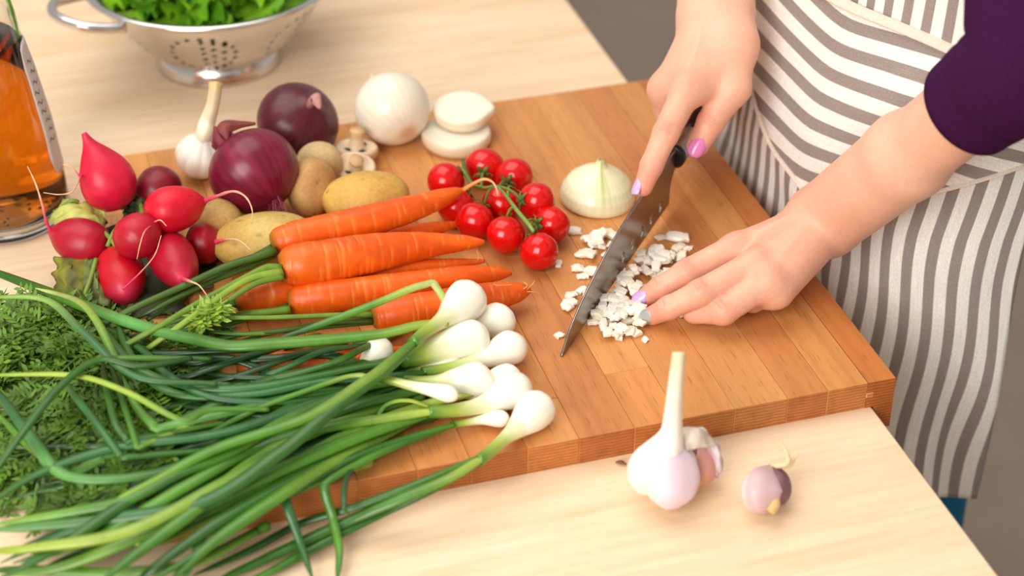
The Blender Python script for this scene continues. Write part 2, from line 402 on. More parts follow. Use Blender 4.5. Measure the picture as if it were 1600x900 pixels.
# ------------------------------------------------------------------ bottle with amber liquid
bc = P(10, 335, 0)
b = thing('bottle', 'clear glass bottle of amber liquid at the left edge of the table', 'bottle', bc)
outer = [(.044, .001), (.0485, .003), (.050, .008), (.0495, .03), (.0455, .08), (.039, .125), (.0335, .154), (.0315, .172), (.029, .19), (.022, .212), (.016, .23), (.0145, .26), (.0145, .285), (.0165, .288), (.0165, .298), (.0145, .30)]
th = .0022
prof = [(.0001, .001)]+outer+[(r-th-.0003, z) for r, z in outer[::-1] if z > .012]+[(.046, .0095), (.040, .0062), (.0001, .010)]
mb = MB(); lathe(mb, prof, bc, seg=64, close=False); recalc(put('glass_body', mb, m_glass, b))
liq = [(.0001, .0105), (.040, .0068), (.0455, .0100)]+[(r-th-.0001, z) for r, z in outer if .012 < z < .15]+[(.0317, .1535), (.0001, .1530)]
mb = MB(); lathe(mb, liq, bc, seg=64, close=False); recalc(put('liquid', mb, m_oil, b))
# side label, seen nearly edge-on
mb = MB(); mk = MB()
ya = math.atan2(RT[1], RT[0])
def onb(a, z, d=.0006):
    r = np.interp(z, [q[1] for q in outer], [q[0] for q in outer])+d
    return bc+np.array([r*math.cos(ya+a), r*math.sin(ya+a), z])
V = []
for i, u in enumerate(np.linspace(0, 1, 25)):
    row = []
    for a in np.linspace(-1, 1, 11):
        ends = .16*(1-math.sqrt(max(0, 1-abs(a)**4)))
        z = .040+.112*(ends+(1-2*ends)*u)
        row.append(onb(.12+a*.42, z))
    V.append(row)
grid(mb, np.array(V), lin(214, 206, 198)); lb = solid(put('label', mb, m_label, b), .0003, 1)
for z in np.linspace(.07, .135, 9):
    a0 = -.2+.06*math.sin(z*900)
    V = np.array([[onb(a0+q, z+p+.002*math.sin(q*30), .0011) for q in np.linspace(0, .22, 5)] for p in (0, .0012)])
    grid(mk, V, lin(96, 84, 80))
put('label_print', mk, m_label, lb)
mb = MB()
for k in range(34):
    a = rng.uniform(0, 6.28); r = .034*math.sqrt(rng.random()); c = bc+np.array([r*math.cos(a), r*math.sin(a), .0112+.0006*rng.random()])
    d = np.array([math.cos(a*3), math.sin(a*3), 0])*.002
    sweep(mb, crom([c-d, c, c+d], 5), [.0003, .0008, .001, .0008, .0003], 6)
tag(put('seeds', mb, m_seed, b), kind='stuff')

# ------------------------------------------------------------------ colander and lettuce
cc = P(343, 93, 0)
b = thing('colander', 'stainless steel colander with loop handle and dotted holes, behind the vegetables', 'colander', cc)
mb = MB()
foot = [(.0515, .016), (.0520, .006), (.0545, .0005), (.0560, .0008), (.0555, .003), (.0535, .008), (.0530, .016)]
lathe(mb, foot+foot[:1], cc, seg=64, close=False); recalc(put('foot_ring', mb, m_steel, b))
NA, NZ = 540, 64
wz = np.linspace(0, 1, NZ)
wr = pinterp([(0, .0535), (.25, .072), (.5, .085), (.75, .096), (1, .1045)], wz); wh = .015+.067*wz
V = np.zeros((NZ, NA, 3)); ang = np.arange(NA)*2*PI/NA
V[..., 0] = cc[0]+wr[:, None]*np.cos(ang); V[..., 1] = cc[1]+wr[:, None]*np.sin(ang); V[..., 2] = wh[:, None]
hol = []
a_front = math.atan2(-FW[1], -FW[0])
for k in range(6):
    ac = a_front+k*PI/3+.02
    pts = [(math.cos(q), math.sin(q)) for q in np.arange(18)*2*PI/18+.17]
    for xx, rows in ((.02, 6), (.33, 5), (.64, 4)):
        h = math.sqrt(1-xx*xx)*.82
        pts += [(xx, yy) for yy in np.linspace(-h, h, rows)]
    for u, q in pts: hol.append((ac+u*.0265/.081, .045+q*.0235))
kill = set(); HR = .0017
for a, z in hol:
    r = np.interp(z, wh, wr)
    da = ((ang-a+PI) % (2*PI)-PI)*r
    i0 = np.searchsorted(wh, z); s = math.hypot(1, .5)
    for i in range(max(0, i0-5), min(NZ, i0+5)):
        for j in np.where(abs(da) < .005)[0]:
            dd = math.hypot(da[j], (wh[i]-z)*1.15)
            if dd < HR*1.25: kill.add((i, j))
F = []
for i in range(NZ-1):
    for j in range(NA):
        q = [(i, j), (i, (j+1) % NA), (i+1, (j+1) % NA), (i+1, j)]
        if sum(k in kill for k in q) >= 2: continue
        F.append(tuple(k[0]*NA+k[1] for k in q))
mb = MB(); mb.add(V.reshape(-1, 3), F); o = recalc(put('bowl', mb, m_steel, b)); solid(o, .0007, 0)
mb = MB(); lathe(mb, [(.0001, .0145), (.03, .0147), (.0535, .0153), (.0535, .0160), (.03, .0155), (.0001, .0152)], cc, seg=64, close=False); put('bowl_bottom', mb, m_steel, b)
mb = MB(); rim = [(.104, .0815), (.107, .0805), (.111, .0815), (.1135, .0835), (.1140, .0855), (.112, .0870), (.107, .0865), (.104, .0835)]
lathe(mb, rim+rim[:1], cc, seg=96, close=False); recalc(put('rim', mb, m_steel, b))
for sg in (1, -1):
    mb = MB(); d = -RT*sg; d = unit([d[0], d[1], 0]); q = np.cross([0, 0, 1], d)
    d2 = unit(d*math.cos(.62)+q*math.sin(.62)); q2 = np.cross([0, 0, 1], d2)
    pts = [cc+d2*r+q2*s+np.array([0, 0, h]) for r, s, h in ((.102, -.038, .077), (.117, -.036, .079), (.137, -.026, .083), (.147, 0, .085), (.137, .026, .083), (.117, .036, .079), (.102, .038, .077))]
    sweep(mb, crom(pts, 41), .0046, 14); put('handle', mb, m_steel, b)
L_ = thing('lettuce', 'bright green curly lettuce heaped inside the steel colander', 'lettuce', cc+np.array([0, 0, .017]))
for k in range(44):
    a = k*2.399; rr = .080*math.sqrt((k+.5)/30) if k < 30 else .058; R0 = rng.uniform(.03, .045)
    base = cc+np.array([rr*math.cos(a), rr*math.sin(a), (.064+.022*(1-(rr/.09)**2) if k < 30 else .040)+rng.uniform(-.004, .004)])
    nrm = unit([math.cos(a)*.5*rr/.08+rng.uniform(-.3, .3), math.sin(a)*.5*rr/.08+rng.uniform(-.3, .3), 1])
    Bm = basis(nrm); us = np.linspace(.06, 1, 10); ths = np.linspace(-2.5, 2.5, 56)
    Uu, Hh = np.meshgrid(us, ths, indexing='ij'); ph = rng.uniform(0, 6)
    ruf = .009*Uu**2*np.sin(Hh*6+ph)+.008*Uu**3*np.sin(Hh*19+2*ph)+.004*Uu*np.sin(Hh*3+ph)
    X = R0*Uu*np.cos(Hh)*(1+.10*np.sin(Hh*9+ph)); Y = R0*Uu*np.sin(Hh)
    V = (np.stack([X, Y, ruf+.014*Uu**2*R0/.04], -1) @ Bm)+base
    rad = np.hypot(V[..., 0]-cc[0], V[..., 1]-cc[1]); lim = np.interp(V[..., 2], wh, wr)-.004
    s = np.minimum(1, lim/np.maximum(rad, 1e-6)); V[..., 0] = cc[0]+(V[..., 0]-cc[0])*s; V[..., 1] = cc[1]+(V[..., 1]-cc[1])*s
    g = rng.uniform(0, 1); c0 = lerp(lin(96, 150, 20), lin(170, 212, 56), g); c1 = lerp(lin(52, 118, 10), lin(136, 196, 24), g)
    mb = MB(); grid(mb, V, lerp(c0, c1, (Uu**.7)[..., None])); put('leaf', mb, m_lettuce, L_)

# ------------------------------------------------------------------ radishes
C_RED, C_DRK, C_PNK, C_TIP = lin(200, 14, 40), lin(140, 8, 32), lin(216, 52, 92), lin(222, 186, 140)
def radish(label, head, tip, R, prof, tail=None, tw=5, red=C_RED, extra=None):
    """head, tip: (px,py,z) of the leaf end and the root end of the body; prof: fraction, radius/R"""
    a, e = P(*head), P(*tip); r = R*mpp(a)
    base = (a+e)/2; base[2] = min(a[2], e[2])-.01
    o = thing('radish', label, 'radish', base, 'radishes of the bunch')
    path = crom([a, e], 41); ts = np.linspace(0, 1, 41)
    rad = np.maximum(pinterp(prof, ts), .004)*r
    sd = abs(hash(label)) % 1 if False else len(label) % 17
    def rf(tt, hh): return 1+.035*np.sin(hh*2+sd)+.02*np.sin(hh*3+tt*5+sd)
    def cf(tt, hh):
        k = smooth01((tt-.78)/.22)[..., None]; s = (.5+.5*np.sin(hh+sd+tt*4))[..., None]
        return lerp(lerp(red, red*.82+C_DRK*.18, s), C_PNK, k*.55)
    mb = MB(); sweep(mb, path, rad, 40, rfun=rf, cfun=cf); put('root', mb, m_red, o)
    for tl in ([tail] if tail else [])+(extra or []):
        pts = [P(*q) for q in tl]; pa = crom(pts, 34); tt = np.linspace(0, 1, 34)
        rd = lerp(tw*.5, .6, tt**.5)*mpp(pts[0])*(1+.12*np.sin(tt*40))
        cc_ = lerp(C_PNK, C_TIP, smooth01(tt*1.6-.2)[:, None])
        mb = MB(); sweep(mb, pa, rd, 8, cc_); put('taproot', mb, m_root, o)
    return o
ROUND = [(0, .1), (.03, .35), (.12, .68), (.3, .95), (.5, 1), (.7, .92), (.87, .62), (.95, .36), (1, .08)]
LONG = [(0, .1), (.03, .42), (.10, .70), (.25, .95), (.42, 1), (.62, .90), (.80, .66), (.92, .34), (1, .10)]
DROP = [(0, .1), (.03, .42), (.10, .70), (.24, .96), (.38, 1), (.55, .86), (.72, .55), (.87, .24), (.96, .13), (1, .10)]
radish('pointed bright red radish standing tip up at the back of the bunch', (190, 326, .050), (131, 208, .105), 44, DROP, None, red=lin(214, 24, 60), extra=[[(129, 270, .08), (122, 285, .085), (112, 300, .08), (92, 304, .075), (68, 301, .075)], [(128, 280, .075), (113, 262, .08), (98, 257, .08)]])
radish('dark red radish at the back of the bunch, left of the white garlic', (228, 322, .045), (268, 268, .055), 35, ROUND, red=lin(122, 12, 30))
radish('egg shaped bright red radish on top, its pink root curling right before the red onion', (228, 338, .075), (322, 314, .072), 38, LONG, [(316, 316, .073), (340, 306, .082), (365, 299, .086), (384, 308, .084), (394, 328, .080), (393, 350, .072)], 10, red=lin(218, 14, 44))
radish('dark rosy radish furthest left, thin root standing up over the bottle', (170, 392, .040), (76, 360, .050), 37, LONG, [(80, 362, .051), (72, 345, .062), (66, 320, .073), (56, 288, .085), (43, 260, .092)], 8, red=lin(172, 14, 40))
radish('small rosy radish in the middle of the bunch with a hair root down its face', (190, 388, .066), (240, 348, .068), 37, ROUND, [(240, 350, .075), (226, 362, .082), (219, 382, .080), (214, 405, .072)], 5, red=lin(182, 16, 42), extra=[[(236, 350, .075), (250, 344, .082), (260, 353, .080)]])
radish('shaded red radish beside the spotted potato with a short magenta root', (290, 384, .040), (348, 377, .043), 33, ROUND, [(338, 378, .052), (356, 374, .062), (374, 376, .066), (392, 391, .064)], 9, red=lin(158, 10, 30))
radish('pear shaped rosy radish at the front with a pink tail lying over the green stalks', (258, 378, .048), (289, 443, .050), 36, LONG, [(285, 436, .052), (298, 440, .066), (311, 446, .072), (323, 461, .070)], 11, red=lin(176, 14, 42))
radish('round red radish lowest in the bunch, behind the green stalks', (180, 400, .036), (196, 466, .037), 39, ROUND, [(192, 452, .055), (222, 423, .068), (242, 398, .074), (252, 368, .078)], 4, red=lin(196, 12, 30))
def crinkle(name, parent, quad, bulge, amp, c0, c1, seed, mat=None, n=22, lobes=5):
    """wrinkled leaf from four pixel corners"""
    A = np.array([P(*q) for q in quad]); u = np.linspace(0, 1, n)
    Uu, Vv = np.meshgrid(u, u, indexing='ij')
    X = (A[0]*((1-Uu)*(1-Vv))[..., None]+A[1]*(Uu*(1-Vv))[..., None]+A[2]*(Uu*Vv)[..., None]+A[3]*((1-Uu)*Vv)[..., None])
    nn = unit(np.cross(A[1]-A[0], A[3]-A[0])); nn = nn if nn @ FW < 0 else -nn
    no = vnoise(np.stack([Uu*lobes, Vv*lobes, Uu*0], -1), seed, 1.6)
    X = X+nn*(bulge*np.sin(Uu*PI)*np.sin(Vv*PI)+amp*no)[..., None]
    edge = amp*.9*vnoise(np.stack([Uu*9, Vv*9, Uu*0+3], -1), seed+1, 1.7)
    X = X+edge[..., None]*unit(A[1]-A[0])
    k = smooth01(.5+.7*vnoise(np.stack([Uu*6, Vv*3, Uu*0], -1), seed+2, 1.5))
    mb = MB(); grid(mb, X, lerp(np.array(c0), np.array(c1), k[..., None])); o = put(name, mb, mat or m_rleaf, parent); solid(o, .0006, 0); return o
rl = thing('radish_leaves', 'wilted yellow green radish leaves gathered under the radishes', 'leaves', P(150, 400, T))
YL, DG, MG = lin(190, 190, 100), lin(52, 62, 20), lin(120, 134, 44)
crinkle('leaf', rl, [(72, 352, .05), (98, 312, .055), (166, 330, .05), (160, 372, .045)], .012, .004, YL, MG, 3)
crinkle('leaf', rl, [(80, 330, .045), (130, 318, .045), (172, 345, .04), (120, 380, .035)], .008, .004, MG, DG, 4)
crinkle('leaf', rl, [(84, 400, .040), (140, 404, .042), (136, 478, .030), (86, 462, .030)], .010, .004, lin(130, 128, 36), lin(86, 88, 28), 5)
crinkle('leaf', rl, [(120, 415, .040), (176, 402, .040), (172, 486, .030), (128, 474, .030)], .012, .005, lin(110, 122, 60), DG, 6)
crinkle('leaf', rl, [(185, 318, .045), (232, 300, .045), (240, 350, .04), (200, 356, .04)], .006, .006, lin(92, 100, 46), DG, 7)
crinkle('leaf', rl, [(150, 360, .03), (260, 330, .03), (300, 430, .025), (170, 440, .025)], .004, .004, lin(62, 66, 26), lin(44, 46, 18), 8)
crinkle('leaf', rl, [(225, 365, .026), (335, 380, .026), (330, 452, .024), (215, 470, .024)], .003, .003, lin(66, 72, 28), lin(40, 46, 18), 31)  # added dark sheet, stands in for the dark gap between radishes and stalks
crinkle('leaf', rl, [(150, 455, .026), (300, 436, .026), (285, 492, .024), (165, 496, .024)], .003, .003, lin(70, 80, 30), lin(40, 46, 18), 32)  # second added sheet, its dark colour darkens the gap along the stalks
for q in ([(140, 345, .05), (170, 370, .052), (190, 400, .05)], [(88, 330, .052), (112, 314, .060), (122, 316, .058)], [(205, 340, .05), (180, 360, .055), (168, 385, .05)], [(128, 470, .04), (140, 440, .046), (150, 405, .05)], [(220, 320, .052), (222, 345, .055), (210, 370, .05)]):
    mb = MB(); sweep(mb, crom([P(*k) for k in q], 16), .0017, 8, lin(116, 140, 52)); put('stalk', mb, m_stem, rl)

# ------------------------------------------------------------------ garlic
def garlic_bulb(mb, c, axis, R, lobes=8, seed=0, tint=None, elong=1.0, depth=.07):   # bulb with a drawn out neck
    prof = [(.02, -.82), (.30, -.84), (.62, -.74), (.90, -.42), (1.0, -.05), (.95, .28), (.78, .56), (.56, .80), (.40, .98), (.29, 1.16), (.22, 1.36), (.19, 1.5)]
    u = np.linspace(0, 1, 44); tb = np.array(prof); x = np.linspace(0, 1, len(prof))
    pr_ = np.stack([pinterp(np.c_[x, tb[:, 0]], u), pinterp(np.c_[x, tb[:, 1]], u)*elong], -1)
    def rf(U, H): return 1-depth*np.abs(np.sin(H*lobes/2+seed))**-0 * (1-np.abs(np.sin(H*lobes/2+seed)))*np.sin(np.clip(U, 0, 1)*PI)**.6+.015*np.sin(H*3+seed)
    def cf(U, H):
        k = smooth01(np.sin(H*lobes*2+seed*3+3*np.sin(U*3))*.5+.2)*np.sin(U*PI)
        base = lerp(lin(246, 240, 230), lin(232, 222, 208), (.5+.5*np.sin(H*lobes*5+U*4))[..., None]*.5)
        return lerp(base, np.array(tint if tint is not None else lin(236, 222, 200)), (k*.55)[..., None])
    lathe(mb, pr_, c, axis, 96, rfun=rf, cfun=cf, scale=R)
g = thing('garlic_bulb', 'whole white garlic bulb with upright cut stem behind the red onion', 'garlic', P(308, 268, T), 'garlic')
c = P(312, 243, T+.019); ax = unit(P(322, 196, T+.05)-c)
mb = MB(); garlic_bulb(mb, c, ax, 38*mpp(c), 9, 1); put('bulb', mb, m_garlic, g)
pts = [c+ax*.020, c+ax*.025, P(324, 190, T+.049), P(332, 165, T+.062), P(336, 140, T+.074), P(337, 130, T+.078)]
mb = MB(); sweep(mb, crom(pts, 24), interp([(0, .0060), (.10, .0064), (.2, .0066), (.42, .0058), (.65, .0050), (.92, .0050), (1, .0055)], np.linspace(0, 1, 24)), 18, lerp(lin(240, 228, 200), lin(206, 176, 120), np.linspace(0, 1, 24)[:, None]**2), rfun=lambda t, h: 1+.06*np.sin(h*5)); put('stem', mb, m_garlic, g)

g = thing('garlic_bulb', 'opened white garlic bulb with long stem leaning on the board edge, near the camera', 'garlic', P(1045, 790, 0), 'garlic')
VIO = lin(222, 196, 212)
c = P(1040, 727, .024); ax = unit(P(1050, 664, .052)-P(1042, 738, .022))
mb = MB(); garlic_bulb(mb, c, ax, 50*mpp(c), 7, 2.2, VIO, .98, .05); put('bulb', mb, m_garlic, g)
pts = [P(1041, 722, .030), P(1046, 698, .043), P(1050, 668, .056), P(1053, 630, .074), P(1057, 590, .092), P(1061, 556, .106), P(1061, 550, .108)]
tt = np.linspace(0, 1, 30)
mb = MB(); sweep(mb, crom(pts, 30), interp([(0, .0090), (.10, .0090), (.18, .0084), (.27, .0072), (.36, .0062), (.55, .0052), (.9, .0044), (1, .0042)], tt), 18, lerp(lerp(lin(238, 222, 226), lin(246, 238, 226), smooth01(tt*4)[:, None]), lin(226, 206, 160), (tt**3)[:, None]), rfun=lambda t, h: 1+.05*np.sin(h*4+1)); put('stem', mb, m_garlic, g)
def clove(mb, a, e, R, ridge=(0, 0, 1), cA=None, cB=None, flat=.8, bend=(0, 0, 0)):
    a, e = np.array(a), np.array(e); path = crom([a, (a+e)/2+np.array(bend), e], 30); ts = np.linspace(0, 1, 30)
    rad = np.maximum(pinterp([(0, .18), (.08, .55), (.3, .95), (.5, 1), (.75, .72), (.92, .3), (1, .08)], ts), .03)*R
    sweep(mb, path, rad, 28, flat=flat, up0=ridge, rfun=lambda t, h: 1+.10*np.cos(h*3+.6), cfun=lambda t, h: lerp(np.array(cA), np.array(cB), smooth01(.5+.9*np.sin(h+.8)+.25*np.sin(h*9+t*6))[..., None]))
PW_, PV, YV = lin(240, 230, 222), lin(190, 140, 166), lin(232, 206, 140)
mb = MB(); clove(mb, P(1048, 796, .010), P(1046, 680, .046), .0175, (0, -.5, 1), PW_, lin(232, 208, 220), .7); put('clove', mb, m_garlic, g)
mb = MB(); clove(mb, P(1001, 772, .013), P(1032, 682, .044), .0150, (-.5, -.3, 1), PW_, PW_, .8); put('clove', mb, m_garlic, g)
mb = MB(); clove(mb, P(1105, 755, .008), P(1086, 690, .028), .0125, (0, -.4, 1), lin(226, 190, 110), lin(212, 150, 140), .8)
put('clove', mb, m_garlic, g)['label'] = 'peeled yellowish clove showing in the open side'
mb = MB(); clove(mb, P(1090, 745, .011), P(1077, 688, .030), .010, (0, -.4, 1), lin(168, 104, 120), lin(150, 84, 104), .8); put('clove', mb, m_garlic, g)
crinkle('skin_flap', g, [(1064, 668, .046), (1098, 668, .044), (1120, 696, .034), (1072, 704, .040)], .008, .0012, lin(226, 214, 200), lin(196, 178, 166), 11, m_garlic)
crinkle('skin_flap', g, [(1098, 682, .034), (1122, 690, .030), (1131, 730, .016), (1120, 748, .012)], .006, .0008, lin(196, 164, 176), lin(220, 200, 200), 12, m_garlic)
g = thing('garlic_clove', 'single purple skinned garlic clove with a dry sprout on the bare table', 'garlic clove', P(1188, 795, 0))
mb = MB(); clove(mb, P(1196, 803, .006), P(1203, 727, .024), .0132, (-.6, -.5, 1), lin(236, 222, 210), lin(206, 172, 174), .72, (-.0065, -.002, .003)); put('clove_skin', mb, m_garlic, g)
mb = MB(); clove(mb, P(1207, 790, .009), P(1208, 724, .024), .0098, (.5, -.6, 1), lin(104, 58, 88), lin(132, 90, 98), .85, (.003, 0, 0)); put('clove_flesh', mb, m_dry, g)['label'] = 'dark purple inner skin'
mb = MB(); sweep(mb, crom([P(1203, 800, .012), P(1210, 790, .014), P(1215, 770, .018)], 12), interp([(0, .003), (.5, .0035), (1, .001)], np.linspace(0, 1, 12)), 10, lin(214, 178, 120)); put('dry_end', mb, m_garlic, g)
for q in ([(1206, 726, .024), (1218, 728, .028), (1231, 722, .033), (1228, 704, .040), (1219, 690, .046)], [(1216, 728, .028), (1232, 728, .026), (1240, 718, .030), (1248, 708, .034)]):
    mb = MB(); sweep(mb, crom([P(*k) for k in q], 20), interp([(0, .0016), (.6, .0017), (1, .0005)], np.linspace(0, 1, 20)), 8, lin(232, 208, 160)); put('sprout', mb, m_root, g)
mb = MB(); sweep(mb, crom([P(962, 722, .0012), P(970, 722, .0022), P(979, 726, .0012)], 10), interp([(0, .0006), (.5, .0020), (1, .0006)], np.linspace(0, 1, 10)), 8, flat=.5)
tag(put('skin_crumb', mb, m_crumb), 'tiny brown scrap of dry skin on the table left of the opened garlic', 'crumb')

# ------------------------------------------------------------------ onions
def onion(name, label, cat, c, axis, R, mat, cA, cB, neck, group, ridges=26, tipc=None, sq=.95, rootc=None):
    o = thing(name, label, cat, np.array(c)-np.array([0, 0, R*.9]), group)
    tb = np.array([(.05, -.93), (.30, -.90), (.62, -.76), (.88, -.45), (1, -.05), (.95, .33), (.76, .64), (.50, .84), (.30, .95), (.17, 1.06), (.11, 1.20)])
    x = np.linspace(0, 1, len(tb)); u = np.linspace(0, 1, 46)
    pr_ = np.stack([pinterp(np.c_[x, tb[:, 0]], u), pinterp(np.c_[x, tb[:, 1]], u)*sq], -1)
    def rf(U, H): return 1+.0022*np.sin(H*ridges)*np.sin(U*PI)+.02*np.sin(H*2+1)
    def cf(U, H):
        k = smooth01(.5+.6*np.sin(H*ridges+3*np.sin(H*3+2*U))+.5*np.sin(H*7+U*3))[..., None]
        cc_ = lerp(np.array(cA), np.array(cB), k*.8)
        if tipc is not None: cc_ = lerp(cc_, np.array(tipc), smooth01((U-.72)/.22)[..., None]*.8)
        if rootc is not None: cc_ = lerp(cc_, np.array(rootc), smooth01((.14-U)/.12)[..., None]*.8)
        return cc_
    mb = MB(); lathe(mb, pr_, c, axis, 120, rfun=rf, cfun=cf, scale=R); put('bulb', mb, mat, o)
    return o
RA, RB = lin(106, 12, 38), lin(128, 22, 56)
c = P(397, 268, T+.040); ax = unit(P(352, 210, T+.058)-P(436, 322, T+.024))
o = onion('red_onion', 'large glossy red onion in front, with dry folded neck beside the garlic', 'onion', c, ax, 71*mpp(c), m_ronion, RA, RB, None, 'red onions')
# dry neck folded towards the right, and the root tuft
mb = MB(); pts = [c+ax*.026, P(349, 216, T+.062), P(352, 200, T+.070), P(372, 195, T+.071), P(399, 193, T+.070)]
tt = np.linspace(0, 1, 26); sweep(mb, crom(pts, 26), interp([(0, .011), (.3, .0085), (.5, .0062), (.75, .0030), (1, .0012)], tt), 16, lerp(lin(140, 40, 60), lin(120, 58, 40), tt[:, None]), flat=.7, rfun=lambda t, h: 1+.14*np.sin(h*4+t*5)); put('neck', mb, m_dry, o)
mb = MB(); sweep(mb, crom([c+ax*.018+.010*unit(P(340, 240, T+.05)-c), P(341, 222, T+.062), P(336, 200, T+.068)], 16), interp([(0, .012), (.5, .0085), (1, .0025)], np.linspace(0, 1, 16)), 14, lin(128, 34, 52), flat=.55, rfun=lambda t, h: 1+.1*np.sin(h*5)); put('neck', mb, m_dry, o)
mb = MB()
for k in range(26):
    a0 = c-ax*.0290+nr.normal(size=3)*.0028; e0 = P(436+nr.uniform(-14, 14), 334+nr.uniform(-22, 8), T+.026)+nr.normal(size=3)*.002
    sweep(mb, crom([a0, lerp(a0, e0, .6)+nr.normal(size=3)*.001, e0], 6), [.0007, .0006, .0005, .0004, .0003, .0002], 5, lin(150, 60, 76))
tag(put('root_tuft', mb, m_root, o), kind='stuff')
c2 = P(465, 192, T+.0315); ax2 = unit(-FW*.45+RT*.30+UP*.30)
o = onion('red_onion', 'dark red onion behind, its pale dry tip turned to the viewer', 'onion', c2, ax2, 66*mpp(c2), m_ronion, lin(78, 14, 30), lin(92, 18, 36), None, 'red onions', sq=.86)
mb = MB(); tt = np.linspace(0, 1, 14); r2 = 66*mpp(c2)
sweep(mb, crom([c2+ax2*r2*.82, c2+ax2*r2*1.02+UP*.001, c2+ax2*r2*1.12-UP*.004, c2+ax2*r2*1.14-UP*.010+RT*.002], 14), interp([(0, .0085), (.4, .005), (.8, .0032), (1, .001)], tt), 12, lerp(lin(120, 40, 44), lin(206, 150, 140), tt[:, None]**.6), flat=.6); put('neck', mb, m_dry, o)

c = P(613, 170, T+.029); ax = unit(P(580, 118, T+.045)-P(648, 222, T+.020))
o = onion('white_onion', 'whole peeled white onion at the back of the board left of two slices', 'onion', c, ax, 59*mpp(c), m_onion, lin(236, 227, 208), lin(231, 220, 198), None, 'white onions', tipc=lin(232, 224, 186), rootc=lin(206, 166, 120), sq=1.0)
mb = MB(); r_ = 59*mpp(c); tt = np.linspace(0, 1, 12)
sweep(mb, crom([c+ax*r_*.95, c+ax*r_*1.12, c+ax*r_*1.28+UP*.002], 12), interp([(0, .005), (.5, .0028), (1, .0008)], tt), 10, lin(232, 214, 160)); put('tip', mb, m_dry, o)
def disc(label, c, nrm, R, th, point=0, grp='white onion slices'):
    o = thing('onion_slice', label, 'onion slice', np.array(c)-np.array(nrm)*th/2, grp)
    prof = [(.001, -.5), (.80, -.5), (.93, -.44), (.995, -.1), (1.0, .15), (.97, .42), (.94, .5), (.86, .495), (.84, .485), (.82, .495), (.64, .5), (.62, .49), (.60, .5), (.42, .5), (.40, .49), (.38, .5), (.2, .5), (.18, .49), (.16, .5), (.001, .5)]
    pr_ = np.array([(r*R, z*th) for r, z in prof])
    pk = math.atan2(RT @ basis(nrm)[1], RT @ basis(nrm)[0])
    def rf(U, H):
        d = (H-pk+PI) % (2*PI)-PI
        return 1+point*np.exp(-(d/.28)**2)+.02*np.sin(H*3)
    mb = MB(); lathe(mb, pr_, c, nrm, 72, lin(240, 232, 214), rfun=rf, close=False, cfun=lambda U, H: lerp(lin(226, 212, 184), lin(238, 229, 210), smooth01((U-.3)/.1)[..., None])); recalc(put('slice_flesh', mb, m_onion, o)); return o
disc('thick white onion slice lying flat on the board, underneath another', P(713, 214, T+.0065), unit([0.02, 0, 1]), 54*mpp(P(713, 214, T)), .0125, .02)
disc('white onion slice with a pointed side, lying tilted on top of the flat slice', P(722, 175, T+.021), unit([-.04, -.12, 1]), 46*mpp(P(722, 175, T+.02)), .0105, .16)
# halved onion, cut face down
c = P(933, 312, T); R_ = 59*mpp(c)
o = thing('onion_half', 'pale green half onion cut face down right of the tomatoes', 'onion', c)
tb = np.array([(.02, 0), (.5, 0), (.93, 0), (.99, .05), (1.0, .16), (.96, .36), (.83, .60), (.61, .80), (.37, .95), (.19, 1.07), (.12, 1.18), (.09, 1.25)])
x = np.linspace(0, 1, len(tb)); u = np.linspace(0, 1, 60); pr_ = np.stack([np.interp(u, x, tb[:, 0]), np.interp(u, x, tb[:, 1])*.97], -1)
gdir = math.atan2(-FW[1], -FW[0])
def cf(U, H):
    rib = (.5+.5*np.sin(H*34+2*np.sin(H*5)))
    d = (H-gdir-.12+PI) % (2*PI)-PI
    g = np.exp(-(d/.22)**2)*smooth01((U-.35)/.4)+.45*smooth01((U-.75)/.2)
    return lerp(lerp(lin(240, 236, 200), lin(232, 228, 182), rib[..., None]*.7), lin(164, 184, 70), np.clip(g*.9*(0.5+.5*rib), 0, 1)[..., None])
mb = MB(); lathe(mb, pr_, c+np.array([0, 0, .0003]), (.05, -.03, 1), 140, rfun=lambda U, H: 1+.004*np.sin(H*34+2*np.sin(H*5))*smooth01((U-.25)/.2), cfun=cf, scale=R_); put('dome', mb, m_onion, o)
mb = MB(); top = c+np.array([.05, -.03, 1])*R_*1.14
for k in range(14):
    d = np.array([nr.uniform(-1, 1), nr.uniform(-1, 1), 0])*.0018
    sweep(mb, crom([top+d*1.6-np.array([0, 0, .004]), top+d+np.array([0, 0, .001]), top+d*1.3+np.array([0, 0, nr.uniform(.0025, .0045)])], 8), interp([(0, .0016), (.6, .0011), (1, .0004)], np.linspace(0, 1, 8)), 6, lerp(lin(200, 186, 130), lin(168, 150, 110), nr.uniform()))
put('neck', mb, m_dry, o)

